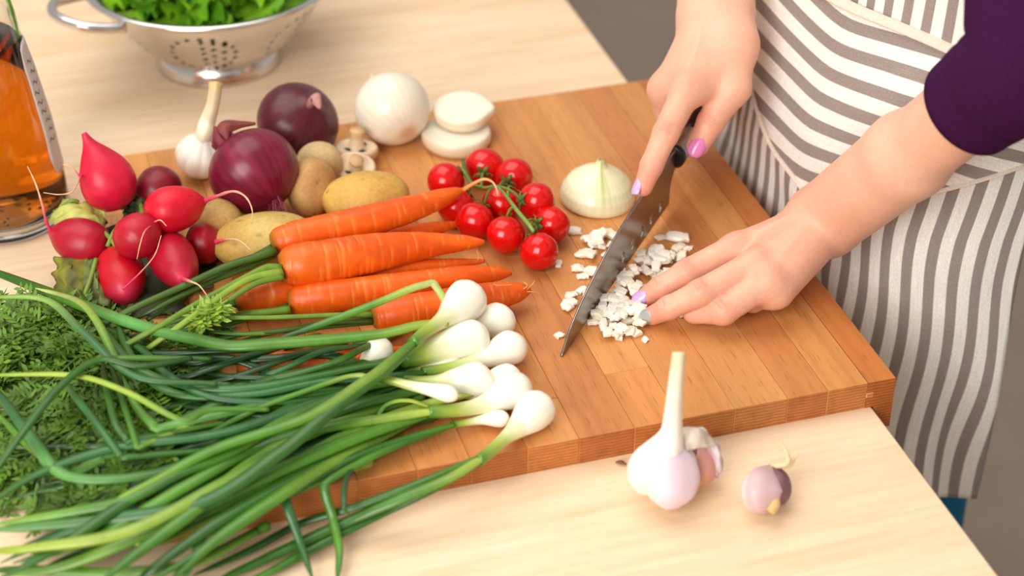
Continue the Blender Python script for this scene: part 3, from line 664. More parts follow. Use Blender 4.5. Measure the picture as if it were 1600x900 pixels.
# ------------------------------------------------------------------ potatoes and mushrooms
def potato(label, c, semi, rot, cA, cB, seed, eyes=14):
    o = thing('potato', label, 'potato', np.array(c)-np.array([0, 0, semi[2]]), 'potatoes')
    u = np.linspace(.001, PI-.001, 44); h = np.arange(72)*2*PI/72
    U, H = np.meshgrid(u, h, indexing='ij')
    D = np.stack([np.sin(U)*np.cos(H), np.sin(U)*np.sin(H), np.cos(U)], -1)
    s = 1+.045*vnoise(D, seed, 2.2)
    rs = np.random.RandomState(seed); dark = np.zeros(U.shape)
    for k in range(eyes):
        e = rs.normal(size=3); e /= np.linalg.norm(e); q = np.arccos(np.clip(D @ e, -1, 1)); wdt = rs.uniform(.045, .10)
        s = s-.028*np.exp(-(q/wdt)**2); dark = np.maximum(dark, rs.uniform(.3, 1)*np.exp(-(q/(wdt*.55))**2))
    X = D*s[..., None]*np.array(semi); a = rot
    Rm = np.array([[math.cos(a), -math.sin(a), 0], [math.sin(a), math.cos(a), 0], [0, 0, 1]])
    V = X @ Rm.T+np.array(c)
    k = smooth01(.5+.8*vnoise(D, seed+3, 2.6))[..., None]
    C = lerp(lerp(np.array(cA), np.array(cB), k), lin(84, 52, 20), dark[..., None]*.95)
    n, m = U.shape; mb = MB()
    F = [(i*m+j, (i+1)*m+j, (i+1)*m+(j+1) % m, i*m+(j+1) % m) for i in range(n-1) for j in range(m)]
    mb.add(V.reshape(-1, 3), F, C.reshape(-1, 3)); put('tuber', mb, m_potato, o); return o
PA, PB = lin(216, 176, 92), lin(204, 156, 76)
yaw = math.atan2(RT[1], RT[0])
potato('yellow potato in front of the mushrooms, above the top carrot', P(572, 309, T+.0195), (.033, .024, .0195), yaw+.22, PA, PB, 21)
potato('brownish upright potato wedged beside the red onion', P(487, 292, T+.021), (.0185, .025, .021), yaw-.1, lin(170, 122, 68), lin(192, 148, 92), 22)
potato('pale smooth potato at the back touching both red onions', P(499, 258, T+.019), (.0185, .017, .019), yaw, lin(214, 186, 140), lin(200, 168, 120), 23, 5)
potato('spotted yellow potato under the large red onion, left end of the carrots', P(414, 376, T+.020), (.0375, .024, .020), yaw+.25, lin(204, 176, 104), lin(188, 152, 76), 24, 26)
potato('shaded potato behind the egg shaped radish', P(338, 350, T+.018), (.020, .020, .018), yaw, lin(196, 158, 92), lin(176, 130, 66), 25)
def mushroom(label, c, ax, R, stem_l, seed):
    o = thing('mushroom', label, 'mushroom', np.array(c)-np.array([0, 0, R*.55]), 'button mushrooms')
    cap = [(.02, -.62), (.35, -.58), (.70, -.42), (.93, -.12), (1.0, .14), (.96, .32), (.84, .40), (.66, .36), (.46, .30), (.30, .27), (.05, .25)]
    x = np.linspace(0, 1, len(cap)); cb = np.array(cap); u = np.linspace(0, 1, 36)
    pr_ = np.stack([pinterp(np.c_[x, cb[:, 0]], u), pinterp(np.c_[x, cb[:, 1]], u)], -1)
    mb = MB(); lathe(mb, pr_, c, ax, 56, scale=R, rfun=lambda U, H: 1+.04*np.sin(H*2+seed)+.02*np.sin(H*5+seed), cfun=lambda U, H: lerp(lin(206, 172, 132), lin(228, 204, 172), smooth01((U-.3)/.4)[..., None])); put('cap', mb, m_mush, o)
    mb = MB(); a = np.array(c)+np.array(ax)*R*.22
    for k in range(3):
        th_ = gdir+(-.75, .62, 2.6)[k]; Bm = basis(ax); d = Bm[0]*math.cos(th_)+Bm[1]*math.sin(th_)
        wv = np.array([gdir, 0]); p0 = np.array(c)+unit(d-(d @ np.array(ax))*np.array(ax))*R*.52+np.array(ax)*R*.335
        sd_ = np.cross(ax, d); sweep(mb, crom([p0-sd_*R*.22, p0+np.array(ax)*.0006, p0+sd_*R*.22], 9), interp([(0, .0006), (.5, .0019), (1, .0006)], np.linspace(0, 1, 9)), 8, lin(48, 30, 18), flat=.5, up0=ax)
    put('gill_gap', mb, m_dry, o)
    mb = MB(); tt = np.linspace(0, 1, 18)
    sweep(mb, crom([a, a+np.array(ax)*stem_l*.5, a+np.array(ax)*stem_l], 18), interp([(0, .46), (.25, .36), (.6, .30), (.9, .36), (1, .36)], tt)*R, 22, lerp(lin(226, 202, 170), lin(206, 168, 120), tt[:, None]**2)); put('stem', mb, m_mush, o)
    return o
c = P(556, 240, T+.009); mushroom('brown mushroom standing upside down behind, with a tall cut stem', c, unit([.12, .05, 1]), 34*mpp(c), .017, 1)
c = P(553, 267, T+.010); mushroom('brown mushroom upside down behind the yellow potato, short thick stem', c, unit([.12, -.42, 1]), 33*mpp(c), .010, 2)

# ------------------------------------------------------------------ tomatoes on the vine
vine = thing('tomato_vine', 'green vine stem lying across the cluster of cherry tomatoes', 'vine', P(780, 330, T))
VG, VL = lin(70, 96, 34), lin(128, 156, 66)
toms = [  # px, py, z of centre, stalk end (where the calyx sits), label
 (697, 284, T+.0145, (722, 268), 'cherry tomato leftmost in the cluster, above the top carrot tip'),
 (757, 261, T+.0145, (752, 282), 'cherry tomato at the top of the cluster, nearest the white onion slices'),
 (803, 277, T+.0145, (784, 292), 'cherry tomato at the upper right of the cluster, just right of the topmost one'),
 (838, 315, T+.024, (811, 312), 'bright cherry tomato on the right of the cluster facing the half onion'),
 (861, 351, T+.0145, (836, 350), 'shaded cherry tomato at the far right edge of the cluster'),
 (742, 346, T+.0150, (757, 322), 'cherry tomato above the tip of the thickest carrot'),
 (790, 367, T+.0170, (790, 338), 'bright cherry tomato in the front middle of the cluster, right of the thick carrot tip'),
 (843, 393, T+.0145, (832, 366), 'cherry tomato nearest the camera at the lower right of the cluster'),
 (712, 322, T+.0140, (732, 304), 'dark cherry tomato half hidden behind the tip of the top carrot'),
 (784, 318, T+.0140, (790, 304), 'shaded cherry tomato in the middle of the cluster under the vine')]
for px, py, z, st, lab in toms:
    c = P(px, py, z); R = 30.5*mpp(c)
    o = thing('cherry_tomato', lab, 'tomato', c-np.array([0, 0, R]), 'cherry tomatoes of one truss')
    s = P(st[0], st[1], z+.006); ax = unit(s-c); 
    u = np.linspace(.02, PI-.02, 36)
    pr_ = np.stack([np.sin(u), -np.cos(u)*.96*(1-.0)], -1); pr_[:, 1] -= .07*np.exp(-(np.sin(u)/.28)**2)*(u > 1.5)
    sd = px % 7
    mb = MB(); lathe(mb, pr_, c, ax, 44, rfun=lambda U, H: 1+.018*np.sin(H*3+sd)+.012*np.sin(H*2+sd), scale=R, cfun=lambda U, H: lerp(lin(208, 10, 8), lin(192, 22, 10), smooth01((U-.8)/.2)[..., None])); put('fruit', mb, m_tomato, o)
    mb = MB(); top = c+ax*R*.90; Bm = basis(ax)
    for k in range(5):
        d = Bm[0]*math.cos(k*1.257+sd)+Bm[1]*math.sin(k*1.257+sd)
        pts = [top, top+d*.004+ax*.0014, top+d*.0062+ax*rng.uniform(-.001, .0020), top+d*.0082+ax*rng.uniform(-.001, .004)]
        sweep(mb, crom(pts, 9), interp([(0, .0012), (.4, .0017), (1, .0002)], np.linspace(0, 1, 9)), 6, lerp(VG, VL, rng.random()*.5), flat=.35, up0=ax)
    put('calyx', mb, m_vine, o)
main = [(723, 250, T+.024), (727, 268, T+.026), (737, 286, T+.030), (757, 293, T+.033), (776, 291, T+.037), (793, 309, T+.036), (808, 329, T+.035), (824, 348, T+.033), (834, 362, T+.030)]
mb = MB(); sweep(mb, crom([P(*q) for q in main], 46), 2.6*mpp(P(780, 320, T))*(1+.25*np.sin(np.linspace(0, 9, 46))), 9, lerp(VG, VL, np.linspace(0, 1, 46)[:, None])); put('main_stem', mb, m_vine, vine)
for q, e in zip(((727, 272, T+.027), (752, 292, T+.033), (779, 293, T+.037), (776, 291, T+.037), (822, 347, T+.033), (768, 294, T+.035), (803, 323, T+.036), (834, 362, T+.030), (738, 288, T+.031), (793, 309, T+.036)), toms):
    c = P(e[0], e[1], e[2]); s = P(e[3][0], e[3][1], e[2]+.006); R = 30.5*mpp(c); en = c+unit(s-c)*R*.92
    a = P(*q); mid = (a+en)/2+np.array([0, 0, .003])
    mb = MB(); sweep(mb, crom([a, mid, en], 16), .0011, 8, lerp(VG, VL, rng.random())); put('fruit_stalk', mb, m_vine, vine)

# ------------------------------------------------------------------ carrots with stalks and feathery tops
CO, CD, CL = lin(236, 100, 8), lin(214, 78, 6), lin(242, 146, 60)
S1, S2, S3 = lin(104, 138, 34), lin(66, 96, 22), lin(136, 164, 52)
def carrot(label, pts, rpx, stalks, hairs=(), seed=0, shade=1.0):
    """pts: (px,py,z) crown to tip; rpx: (fraction, radius in px)"""
    W3 = np.array([P(*q) for q in pts]); m = 130; path = crom(W3, m); ts = np.linspace(0, 1, m)
    o = thing('carrot', label, 'carrot', (W3[0]+W3[-1])/2*np.array([1, 1, 0])+np.array([0, 0, T]), 'carrots of the bunch')
    rad = np.maximum(pinterp(rpx, ts), .4)*mpp(W3[0]); rs = np.random.RandomState(seed+40)
    marks = [(rs.uniform(.03, .97), rs.uniform(0, 6.28), rs.uniform(.25, .9), rs.choice([-1, 1])) for _ in range(70)]
    def fld(tt, hh):
        f = np.zeros_like(tt)
        for a, h, wd, _ in marks:
            d = (hh-h+PI) % (2*PI)-PI; f = np.maximum(f, np.exp(-((tt-a)/.0035)**2)*np.exp(-(d/wd)**4))
        return f
    def rf(tt, hh): return 1-.05*fld(tt, hh)+.025*np.sin(hh*2+seed+tt*3)+.010*np.sin(tt*60+np.sin(hh+seed)*2)
    def cf(tt, hh):
        k = smooth01(.5+.45*np.sin(hh*2+tt*8+seed)+.3*np.sin(tt*23+hh*3+seed))[..., None]
        c = lerp(lerp(CO, CD, k*.7), CL, (fld(tt, hh)*.65)[..., None])
        c = lerp(c, lin(120, 96, 30), (smooth01((.035-tt)/.035)*.75)[..., None])
        return c*shade
    mb = MB(); sweep(mb, path, rad, 56, rfun=rf, cfun=cf); put('root', mb, m_carrot, o)
    for hpts, wd in hairs:
        pa = crom([P(*q) for q in hpts], 22); mb = MB()
        sweep(mb, pa, np.linspace(wd, wd*.25, 22)*mpp(pa[0]), 8, lerp(lin(232, 132, 50), lin(226, 190, 130), np.linspace(0, 1, 22)[:, None])); put('root_hair', mb, m_root, o)
    for sp, wd, cl in stalks:
        pa = crom([P(*q) for q in sp], 30); mb = MB(); tt = np.linspace(0, 1, 30)
        sweep(mb, pa, interp([(0, 1.25), (.12, 1), (1, .7)], tt)*wd*mpp(pa[0]), 10, lerp(np.array(cl), np.array(cl)*.8, tt[:, None]), flat=.75, rfun=lambda t, h: 1+.10*np.cos(h*4)); put('stalk', mb, m_stem, o)
    return o
z0 = T
C1 = carrot('top carrot of the bunch, its thin curled tail reaching over the tomatoes', [(424, 380, z0+.034), (500, 362, z0+.036), (590, 341, z0+.036), (670, 317, z0+.036), (724, 297, z0+.036)],
 [(0, 14), (.02, 20), (.06, 24), (.25, 26), (.5, 25), (.75, 19.5), (.92, 12), (1, 4)],
 [([(428, 392, z0+.035), (400, 402, z0+.036), (355, 416, z0+.036), (289, 446, z0+.034), (200, 486, z0+.030), (120, 530, .035)], 8, S2), ([(426, 398, z0+.030), (390, 416, z0+.030), (330, 440, z0+.029), (250, 478, z0+.028), (190, 510, .035)], 6.5, S2*.9), ([(428, 385, z0+.03), (360, 420, z0+.028), (300, 455, z0+.026), (230, 500, z0+.02)], 6, S2*.8)],
 [([(722, 298, z0+.036), (740, 287, z0+.041), (757, 280, z0+.046), (770, 285, z0+.046), (776, 296, z0+.044), (778, 306, z0+.040)], 3.6)], 1)
C2 = carrot('thickest carrot lying on top in the middle of the bunch, smooth blunt crown', [(436, 417, z0+.036), (500, 410, z0+.036), (580, 396, z0+.033), (670, 383, z0+.027), (757, 378, z0+.022)],
 [(0, 18), (.02, 26), (.06, 32), (.2, 34), (.4, 32), (.6, 26), (.8, 17), (.95, 9), (1, 3)],
 [([(440, 420, z0+.040), (418, 418, z0+.042), (378, 437, z0+.042), (311, 473, z0+.040), (255, 506, z0+.036), (180, 548, .045)], 7, S1), ([(440, 425, z0+.040), (400, 432, z0+.043), (365, 449, z0+.043), (318, 482, z0+.041), (278, 511, z0+.036), (230, 545, .045)], 7, S3), ([(440, 432, z0+.038), (405, 441, z0+.041), (380, 454, z0+.041), (344, 478, z0+.038), (320, 496, z0+.034)], 6.5, S1), ([(438, 418, z0+.036), (395, 428, z0+.038), (340, 456, z0+.038), (290, 486, z0+.034)], 5, S2)],
 [([(745, 390, z0+.016), (748, 402, z0+.012), (742, 412, z0+.008)], 1.3)], 2)
C3 = carrot('carrot mostly hidden between the two top ones, tip under the tomatoes', [(470, 408, z0+.012), (560, 385, z0+.012), (650, 364, z0+.011), (725, 348, z0+.008)], [(0, 14), (.1, 20), (.5, 17), (.8, 12), (1, 3)], [], (), 3)
C4 = carrot('darker carrot underneath the thickest one, crown low at the left', [(366, 472, z0+.014), (420, 460, z0+.014), (520, 440, z0+.013), (640, 420, z0+.012), (757, 408, z0+.008)],
 [(0, 12), (.03, 21), (.1, 25), (.4, 24), (.7, 15), (.93, 7), (1, 3)], [([(368, 474, z0+.014), (330, 486, z0+.016), (270, 505, z0+.018), (180, 535, .03)], 6, S2)], (), 4)
C6 = carrot('carrot in front with a pale ringed crown, behind the kinked onion leaf', [(450, 471, z0+.017), (540, 460, z0+.018), (640, 445, z0+.017), (730, 431, z0+.015), (799, 427, z0+.011)],
 [(0, 14), (.02, 20), (.06, 24), (.3, 25), (.6, 21), (.85, 15), (.97, 8), (1, 3)], [([(452, 484, z0+.018), (420, 487, z0+.020), (370, 492, z0+.021), (300, 508, z0+.022), (210, 540, .035)], 7, S1), ([(452, 478, z0+.014), (400, 494, z0+.014), (330, 515, z0+.016), (240, 550, .03)], 6, S2)], (), 5)
C7 = carrot('carrot nearest the onion bulbs with a blunt hairy root end', [(582, 497, z0+.016), (640, 487, z0+.017), (720, 472, z0+.017), (790, 460, z0+.015), (828, 453, z0+.013)],
 [(0, 15), (.03, 22), (.1, 26), (.4, 27), (.7, 24), (.85, 19), (.95, 12), (1, 5)],
 [([(585, 492, z0+.020), (531, 492, z0+.024), (429, 496, z0+.028), (325, 499, z0+.030), (240, 520, z0+.028), (150, 560, .04)], 5, S1), ([(583, 500, z0+.016), (504, 505, z0+.018), (445, 516, z0+.020), (370, 524, z0+.020), (280, 545, .035)], 5.5, S2), ([(582, 503, z0+.012), (500, 512, z0+.014), (410, 524, z0+.016), (300, 560, .03)], 5, S2)],
 [([(818, 452, z0+.018), (824, 446, z0+.022), (818, 440, z0+.024)], 1.4), ([(822, 454, z0+.016), (832, 444, z0+.018), (836, 438, z0+.020)], 1.2), ([(820, 456, z0+.016), (834, 456, z0+.014), (842, 458, z0+.012)], 1.3), ([(800, 445, z0+.026), (780, 446, z0+.028), (770, 444, z0+.028)], 1.2)], 6)
C8 = carrot('deep orange carrot buried under the green onion leaves', [(370, 578, z0+.009), (440, 571, z0+.010), (530, 562, z0+.010), (640, 545, z0+.008)], [(0, 11), (.05, 17), (.4, 19), (.8, 13), (1, 4)], [([(342, 584, z0+.012), (280, 600, z0+.014), (200, 640, .03)], 6, S2)], (), 7)
def frond(parent, pts, L, c0, c1, seed, n=12):
    """feathery leaf: rachis with pairs of pinnae, each a comb of small leaflets"""
    rs = np.random.RandomState(seed); pa = crom([P(*q) for q in pts], n*2); tg, N, B = frames(pa); mb = MB()
    sweep(mb, pa, np.linspace(.0013, .0005, n*2), 5, np.array(c0))
    for i in range(2, n*2):
        t = i/(n*2)
        for sd in (-1, 1):
            d = unit(B[i]*sd+tg[i]*rs.uniform(.3, .9)+N[i]*rs.uniform(-.35, .6)); ln = L*math.sin(.35+t*2.5)*rs.uniform(.6, 1.1)
            m = 7; q = np.array([pa[i]+d*ln*s+np.array([0, 0, -.004*s*s]) for s in np.linspace(0, 1, m)])
            col = lerp(np.array(c0), np.array(c1), rs.random()); sdv = np.cross(d, N[i])
            sweep(mb, q, np.linspace(.0006, .0003, m), 3, col, cap=False)
            for k in range(1, m):
                for s2 in (-1, 1):
                    e = unit(sdv*s2+d*.7+N[i]*rs.uniform(-.5, .7)); l2 = .0100*(1-.45*k/m)*rs.uniform(.7, 1.3); wv = unit(np.cross(e, N[i]+.3*rs.normal(size=3)))*.0013
                    a = q[k]; mdl = a+e*l2*.55
                    mb.add([a-wv*.3, a+wv*.3, mdl+wv*1.15, a+e*l2, mdl-wv*1.15], [(0, 1, 2, 3, 4)], lerp(col, np.array(c1), rs.random()*.5))
    return tag(put('frond', mb, m_frond, parent, smooth=False), kind='stuff')
FD, FL_ = lin(40, 64, 12), lin(88, 126, 26)
par = [C1, C2, C4, C6, C7, C8]
fr = [[(230, 520), (150, 500), (60, 490), (-20, 510)], [(220, 545), (140, 535), (50, 540), (-30, 570)], [(250, 560), (170, 575), (80, 590), (-20, 610)], [(260, 590), (180, 620), (90, 640), (-10, 650)],
      [(270, 610), (190, 660), (110, 690), (10, 700)], [(280, 620), (220, 690), (150, 740), (60, 780)], [(240, 530), (180, 600), (100, 660), (0, 740)], [(200, 520), (120, 560), (60, 620), (-10, 690)],
      [(300, 600), (270, 660), (210, 720), (130, 790)], [(170, 500), (100, 480), (40, 500), (-10, 480)], [(260, 560), (200, 640), (140, 700), (60, 740)], [(310, 560), (250, 600), (180, 680), (120, 760)],
      [(150, 520), (90, 550), (30, 560), (-20, 540)], [(240, 600), (150, 650), (70, 700), (-20, 720)], [(200, 560), (120, 610), (50, 680), (0, 780)], [(330, 520), (270, 540), (200, 560), (110, 600)],
      [(340, 560), (290, 590), (240, 640), (200, 700)], [(290, 650), (230, 720), (160, 770), (60, 800)], [(360, 500), (330, 510), (300, 530), (260, 540)], [(120, 480), (80, 500), (20, 530), (-20, 590)]]
for k, f_ in enumerate(fr):
    zz = [.034, .040, .034, .020] if k % 2 else [.022, .026, .020, .008]
    frond(par[k % 6], [(q[0], q[1], zz[j]) for j, q in enumerate(f_)], .029, lerp(FD, FL_, rng.random()*.5), lerp(FL_, lin(112, 152, 40), rng.random()**2*.8), 100+k)
frond(C2, [(355, 470, .062), (335, 482, .062), (318, 492, .060), (305, 500, .058)], .010, S3, lin(150, 180, 60), 300, 7)

# ------------------------------------------------------------------ spring onions
W0, W1, GY, G1, G2, G3, GB = lin(248, 244, 226), lin(238, 234, 196), lin(168, 186, 76), lin(78, 128, 32), lin(46, 94, 24), lin(27, 62, 22), lin(48, 100, 50)
def kink(pts):
    """adds points close to a sharp turn so that the curve creases there"""
    p = [np.array(q, float) for q in pts]; out = [p[0]]
    for i in range(1, len(p)-1):
        a, b_ = p[i][:2]-p[i-1][:2], p[i+1][:2]-p[i][:2]
        if unit(a) @ unit(b_) < .62:
            out += [p[i]+(p[i-1]-p[i])*min(.4, 10/max(1, np.linalg.norm(a))), p[i], p[i]+(p[i+1]-p[i])*min(.4, 10/max(1, np.linalg.norm(b_)))]
        else: out.append(p[i])
    return out+[p[-1]]
def scallion(label, bulb, leaves, neckg=.75):
    """bulb: (px,py,z,radius px) from root end to neck; leaves: (points, width px, colours)"""
    B = np.array([[*P(q[0], q[1], q[2]), q[3]*mpp(P(q[0], q[1], q[2]))] for q in bulb]); m = 46; s = crom(B, m)
    o = thing('spring_onion', label, 'spring onion', np.array([s[8][0], s[8][1], s[:, 2].min()-.01]), 'spring onions of the bunch')
    ts = np.linspace(0, 1, m)
    # round off the root end
    rad = s[:, 3]*np.sqrt(np.clip(1-np.clip(1-ts/.16, 0, 1)**2, .004, 1))
    cols = interp([(0, *W1), (.05, *W0), (.45, *W0), (neckg, *W1), (lerp(neckg, 1, .55), *GY), (1, *G1)], ts)
    mb = MB(); sweep(mb, s[:, :3], rad, 30, cols, rfun=lambda t, h: 1+.012*np.sin(h*9)+.02*np.sin(h*2+t*3)); put('bulb', mb, m_bulb, o)
    mb = MB(); a = s[0][:3]; d = unit(s[0][:3]-s[4][:3])
    for k in range(9):
        e = unit(d+nr.normal(size=3)*.8); sweep(mb, crom([a-d*.0006, a+e*.0012, a+e*.0022], 4), [.0005, .0004, .0003, .0002], 4, lin(190, 166, 120))
    put('root_stub', mb, m_root, o)
    for pts, wd, cl in leaves:
        X = crom([P(*q) for q in kink(pts)], 90); tt = np.linspace(0, 1, 90)
        rd = interp([(0, .62), (.06, .8), (.3, 1), (.75, .95), (.93, .62), (1, .12)], tt)*wd*.5*mpp(X[20])
        # pinch at sharp kinks
        tg = np.gradient(X, axis=0); tg /= np.linalg.norm(tg, axis=1)[:, None]+1e-9
        bend = np.r_[0, np.linalg.norm(np.diff(tg, axis=0), axis=1)]; fl = .62-.30*np.clip(bend/.25, 0, 1)
        cs = np.array([q for q in cl]); ct = np.linspace(0, 1, len(cs)); C = np.stack([np.interp(tt, ct, cs[:, k]) for k in range(3)], -1)
        mb = MB(); sweep(mb, X, rd, 14, C, flat=fl, rfun=lambda t, h: 1+.05*np.cos(h*6)); put('leaf', mb, m_leaf, o)
    return o
DK = [G1, G2, G2, G3]; MD = [GY, G1, G2, G2]; LT = [G1, lerp(G1, GY, .25), G1, G2]; BL = [G2, GB*.8, GB, G2]; YG = [G1, G1, lerp(GY, G1, .4), lin(150, 170, 40)]; DD = [G2, G3, G3, G3*.8]
h = .001
scallion('spring onion with the topmost big bulb against the carrots and a kinked leaf', [(744, 452, T+.034, 24), (733, 464, T+.034, 32), (718, 479, T+.034, 30), (700, 494, T+.036, 18), (683, 506, T+.038, 12), (660, 522, T+.040, 10), (645, 536, T+.041, 9)],
 [([(648, 533, .062), (613, 562, .064), (573, 593, .064), (480, 652, .062), (341, 700, .056), (240, 752, .050), (160, 793, .045)], 21, [G1, lerp(G1, GY, .4), G1, G1, lin(120, 156, 40)]),
  ([(646, 538, .060), (600, 580, .062), (520, 640, .061), (437, 708, .056), (320, 783, .048), (160, 812, .040), (-30, 830, .036)], 26, [G1, G2, G2, GB, G1]),
  ([(697, 476, .060), (688, 458, .064), (676, 441, .066), (640, 452, .066), (590, 473, .063), (530, 496, .058), (470, 518, .054), (430, 530, .052)], 15, [GY, lerp(GY, W1, .3), GY, G1, G1, G2, G3])], .5)
scallion('spring onion with a long pale bulb second from the top, leaf brightly kinked', [(760, 524, T+.020, 20), (748, 527, T+.021, 29), (722, 533, T+.022, 29), (690, 543, T+.023, 24), (655, 554, T+.024, 18), (630, 562, T+.026, 13)],
 [([(700, 505, .058), (660, 507, .060), (600, 521, .060), (520, 530, .060), (440, 536, .060), (362, 540, .060), (299, 529, .056), (240, 515, .052), (176, 495, .048), (100, 466, .042), (0, 428, .034), (-40, 414, .03)], 25, [GY, G1, G1, lerp(G1, G2, .5), lin(96, 160, 78), G1, G2, G2]),
  ([(635, 562, .046), (560, 574, .048), (405, 604, .050), (299, 604, .050), (213, 574, .050), (165, 520, .050), (141, 482, .046)], 17, [G2, G2, GB, lerp(GB, G1, .4), G2, G3])], .55)
scallion('spring onion with a small round bulb tucked behind the topmost one', [(797, 492, T+.013, 18), (786, 498, T+.0135, 27), (768, 504, T+.0135, 27), (748, 512, T+.013, 19), (725, 522, T+.012, 11), (690, 540, T+.012, 9)],
 [([(695, 538, .034), (600, 565, .040), (480, 590, .044), (400, 594, .044), (330, 618, .042), (250, 640, .04), (150, 670, .036)], 16, DK)], .6)
scallion('spring onion with a smooth egg shaped bulb pointing right below the small round one', [(818, 534, T+.0125, 19), (806, 540, T+.013, 27), (788, 547, T+.013, 26), (764, 557, T+.013, 18), (738, 566, T+.014, 12), (700, 576, T+.016, 10), (660, 582, T+.018, 9)],
 [([(665, 582, .040), (590, 590, .046), (500, 596, .047), (400, 615, .048), (290, 618, .048), (230, 590, .048), (196, 540, .048), (182, 498, .046)], 18, [G2, GB, GB, lerp(GB, G1, .3), G2, G2]), ([(668, 584, .036), (580, 604, .040), (480, 617, .045), (341, 648, .049), (245, 670, .050), (213, 634, .052), (192, 588, .053)], 19, [G2, G2, G2, lerp(G1, GB, .5), lin(110, 164, 80), G1, G1])], .5)
scallion('spring onion whose lone round bulb sits left among the dark leaves', [(607, 541, T+.016, 14), (599, 545, T+.017, 21), (588, 552, T+.017, 22), (578, 562, T+.016, 16), (565, 575, T+.015, 10), (540, 590, T+.014, 8)],
 [([(545, 588, .036), (480, 602, .040), (380, 640, .042), (330, 670, .042), (200, 720, .038), (60, 760, .03)], 15, DK)], .62)
scallion('spring onion with a bulb nearly hidden beneath the long pale one', [(772, 547, T+.011, 14), (760, 552, T+.0115, 20), (742, 558, T+.0115, 20), (720, 566, T+.011, 14), (690, 574, T+.011, 9)],
 [([(695, 572, .032), (600, 600, .036), (480, 630, .040), (340, 672, .040), (200, 700, .040), (110, 742, .042), (50, 700, .044), (-10, 640, .044)], 20, [G2, G2, G2, G1, lin(112, 168, 84), G1, G1])], .6)
scallion('spring onion with only the pale top of its bulb showing mid bunch', [(720, 570, T+.010, 14), (708, 572, T+.0115, 19), (690, 576, T+.0115, 20), (664, 582, T+.012, 15), (636, 588, T+.013, 10)],
 [([(640, 588, .036), (560, 610, .040), (470, 650, .044), (370, 690, .046), (240, 740, .047), (107, 744, .048), (48, 682, .048), (0, 618, .046), (-30, 590, .045)], 21, [G2, G2, G2, G2, lin(92, 150, 70), GB, GB*.8])], .6)
scallion('spring onion with a cream oval bulb in the middle of the bunch', [(768, 590, T+.015, 20), (757, 593, T+.0155, 28), (736, 596, T+.0155, 29), (710, 598, T+.016, 22), (684, 600, T+.017, 15), (655, 598, T+.018, 11), (630, 594, T+.019, 9)],
 [([(635, 594, .042), (560, 608, .046), (460, 650, .049), (360, 706, .050), (280, 740, .050), (200, 780, .046), (110, 800, .042), (-20, 822, .034)], 22, [G1, G2, G1, G2, G1, lin(122, 166, 40)]), ([(632, 597, .038), (520, 640, .042), (420, 670, .043), (300, 700, .042), (180, 730, .04)], 18, DD)], .5)
scallion('spring onion with a slim white bulb lying across the cream oval one', [(717, 619, T+.027, 9), (710, 618, T+.0275, 13), (694, 614, T+.028, 13.5), (668, 608, T+.029, 10), (640, 602, T+.030, 8), (615, 596, T+.031, 7), (595, 592, T+.031, 6.5)],
 [([(600, 593, .053), (575, 588, .053), (545, 588, .052), (480, 610, .050), (400, 640, .048), (300, 690, .046)], 12, [GY, G1, G1, G2])], .5)
scallion('spring onion with a round white bulb lower right, leaves spreading to the bottom left', [(822, 596, T+.013, 20), (812, 603, T+.0135, 28), (793, 614, T+.0135, 28), (768, 627, T+.0135, 18), (742, 636, T+.014, 13), (705, 642, T+.016, 11), (670, 644, T+.018, 10)],
 [([(675, 643, .040), (600, 654, .042), (500, 670, .044), (400, 700, .046), (290, 760, .046), (150, 840, .036), (20, 880, .026)], 24, [GY, G1, G2, G1, G1, G2]), ([(672, 646, .036), (580, 676, .040), (470, 720, .043), (340, 780, .043), (220, 836, .036), (100, 884, .026), (0, 900, .02)], 27, [G1, G1, lerp(G1, G2, .5), G1, lerp(G1, GY, .2), G1]), ([(680, 640, .036), (640, 626, .042), (605, 632, .042), (588, 655, .038), (580, 672, .034)], 8, [GY, GY, G1, G1])], .5)
scallion('spring onion with a bulb half hidden behind the round white one', [(806, 584, T+.0105, 14), (798, 588, T+.0115, 21), (780, 594, T+.0115, 21), (760, 604, T+.011, 15), (735, 616, T+.011, 10)],
 [([(740, 614, .034), (640, 640, .036), (520, 690, .040), (400, 760, .040), (250, 830, .030), (60, 900, .015)], 22, MD)], .6)
scallion('spring onion with a thin spindly white bulb, lowest but one, over the bare board', [(797, 656, T+.007, 9), (788, 655, T+.0075, 13), (772, 654, T+.0075, 13), (752, 656, T+.007, 8), (730, 660, T+.007, 6), (705, 664, T+.008, 6)],
 [([(710, 663, .031), (620, 690, .034), (540, 720, .036), (445, 778, .034), (452, 800, .030), (470, 850, .016), (490, 910, .006)], 15, [G1, G2, G2, GB, GB, G2]), ([(708, 664, .029), (600, 705, .034), (515, 750, .036), (508, 770, .032), (520, 810, .020), (530, 860, .010), (526, 915, .006)], 15, [G1, G2, G1, G2, G1, G2])], .55)
scallion('spring onion nearest the camera, its bulb apart at the lower right of the bunch', [(850, 624, T+.0125, 21), (842, 634, T+.013, 30), (828, 650, T+.013, 28), (808, 669, T+.0125, 17), (790, 684, T+.012, 11), (768, 704, T+.012, 10), (748, 720, T+.012, 9.5)],
 [([(752, 717, .034), (700, 748, .034), (620, 782, .026), (535, 818, .014), (419, 871, .008), (330, 912, .007)], 22, [GY, G1, G2, G2, G2]), ([(750, 722, .032), (680, 762, .028), (600, 800, .016), (500, 850, .008), (420, 894, .006), (360, 920, .006)], 19, [G1, G2, G2, G1]), ([(745, 716, .034), (660, 752, .032), (560, 790, .022), (470, 818, .012), (390, 860, .009), (300, 900, .008)], 16, [G1, G2, G3, G2])], .45)
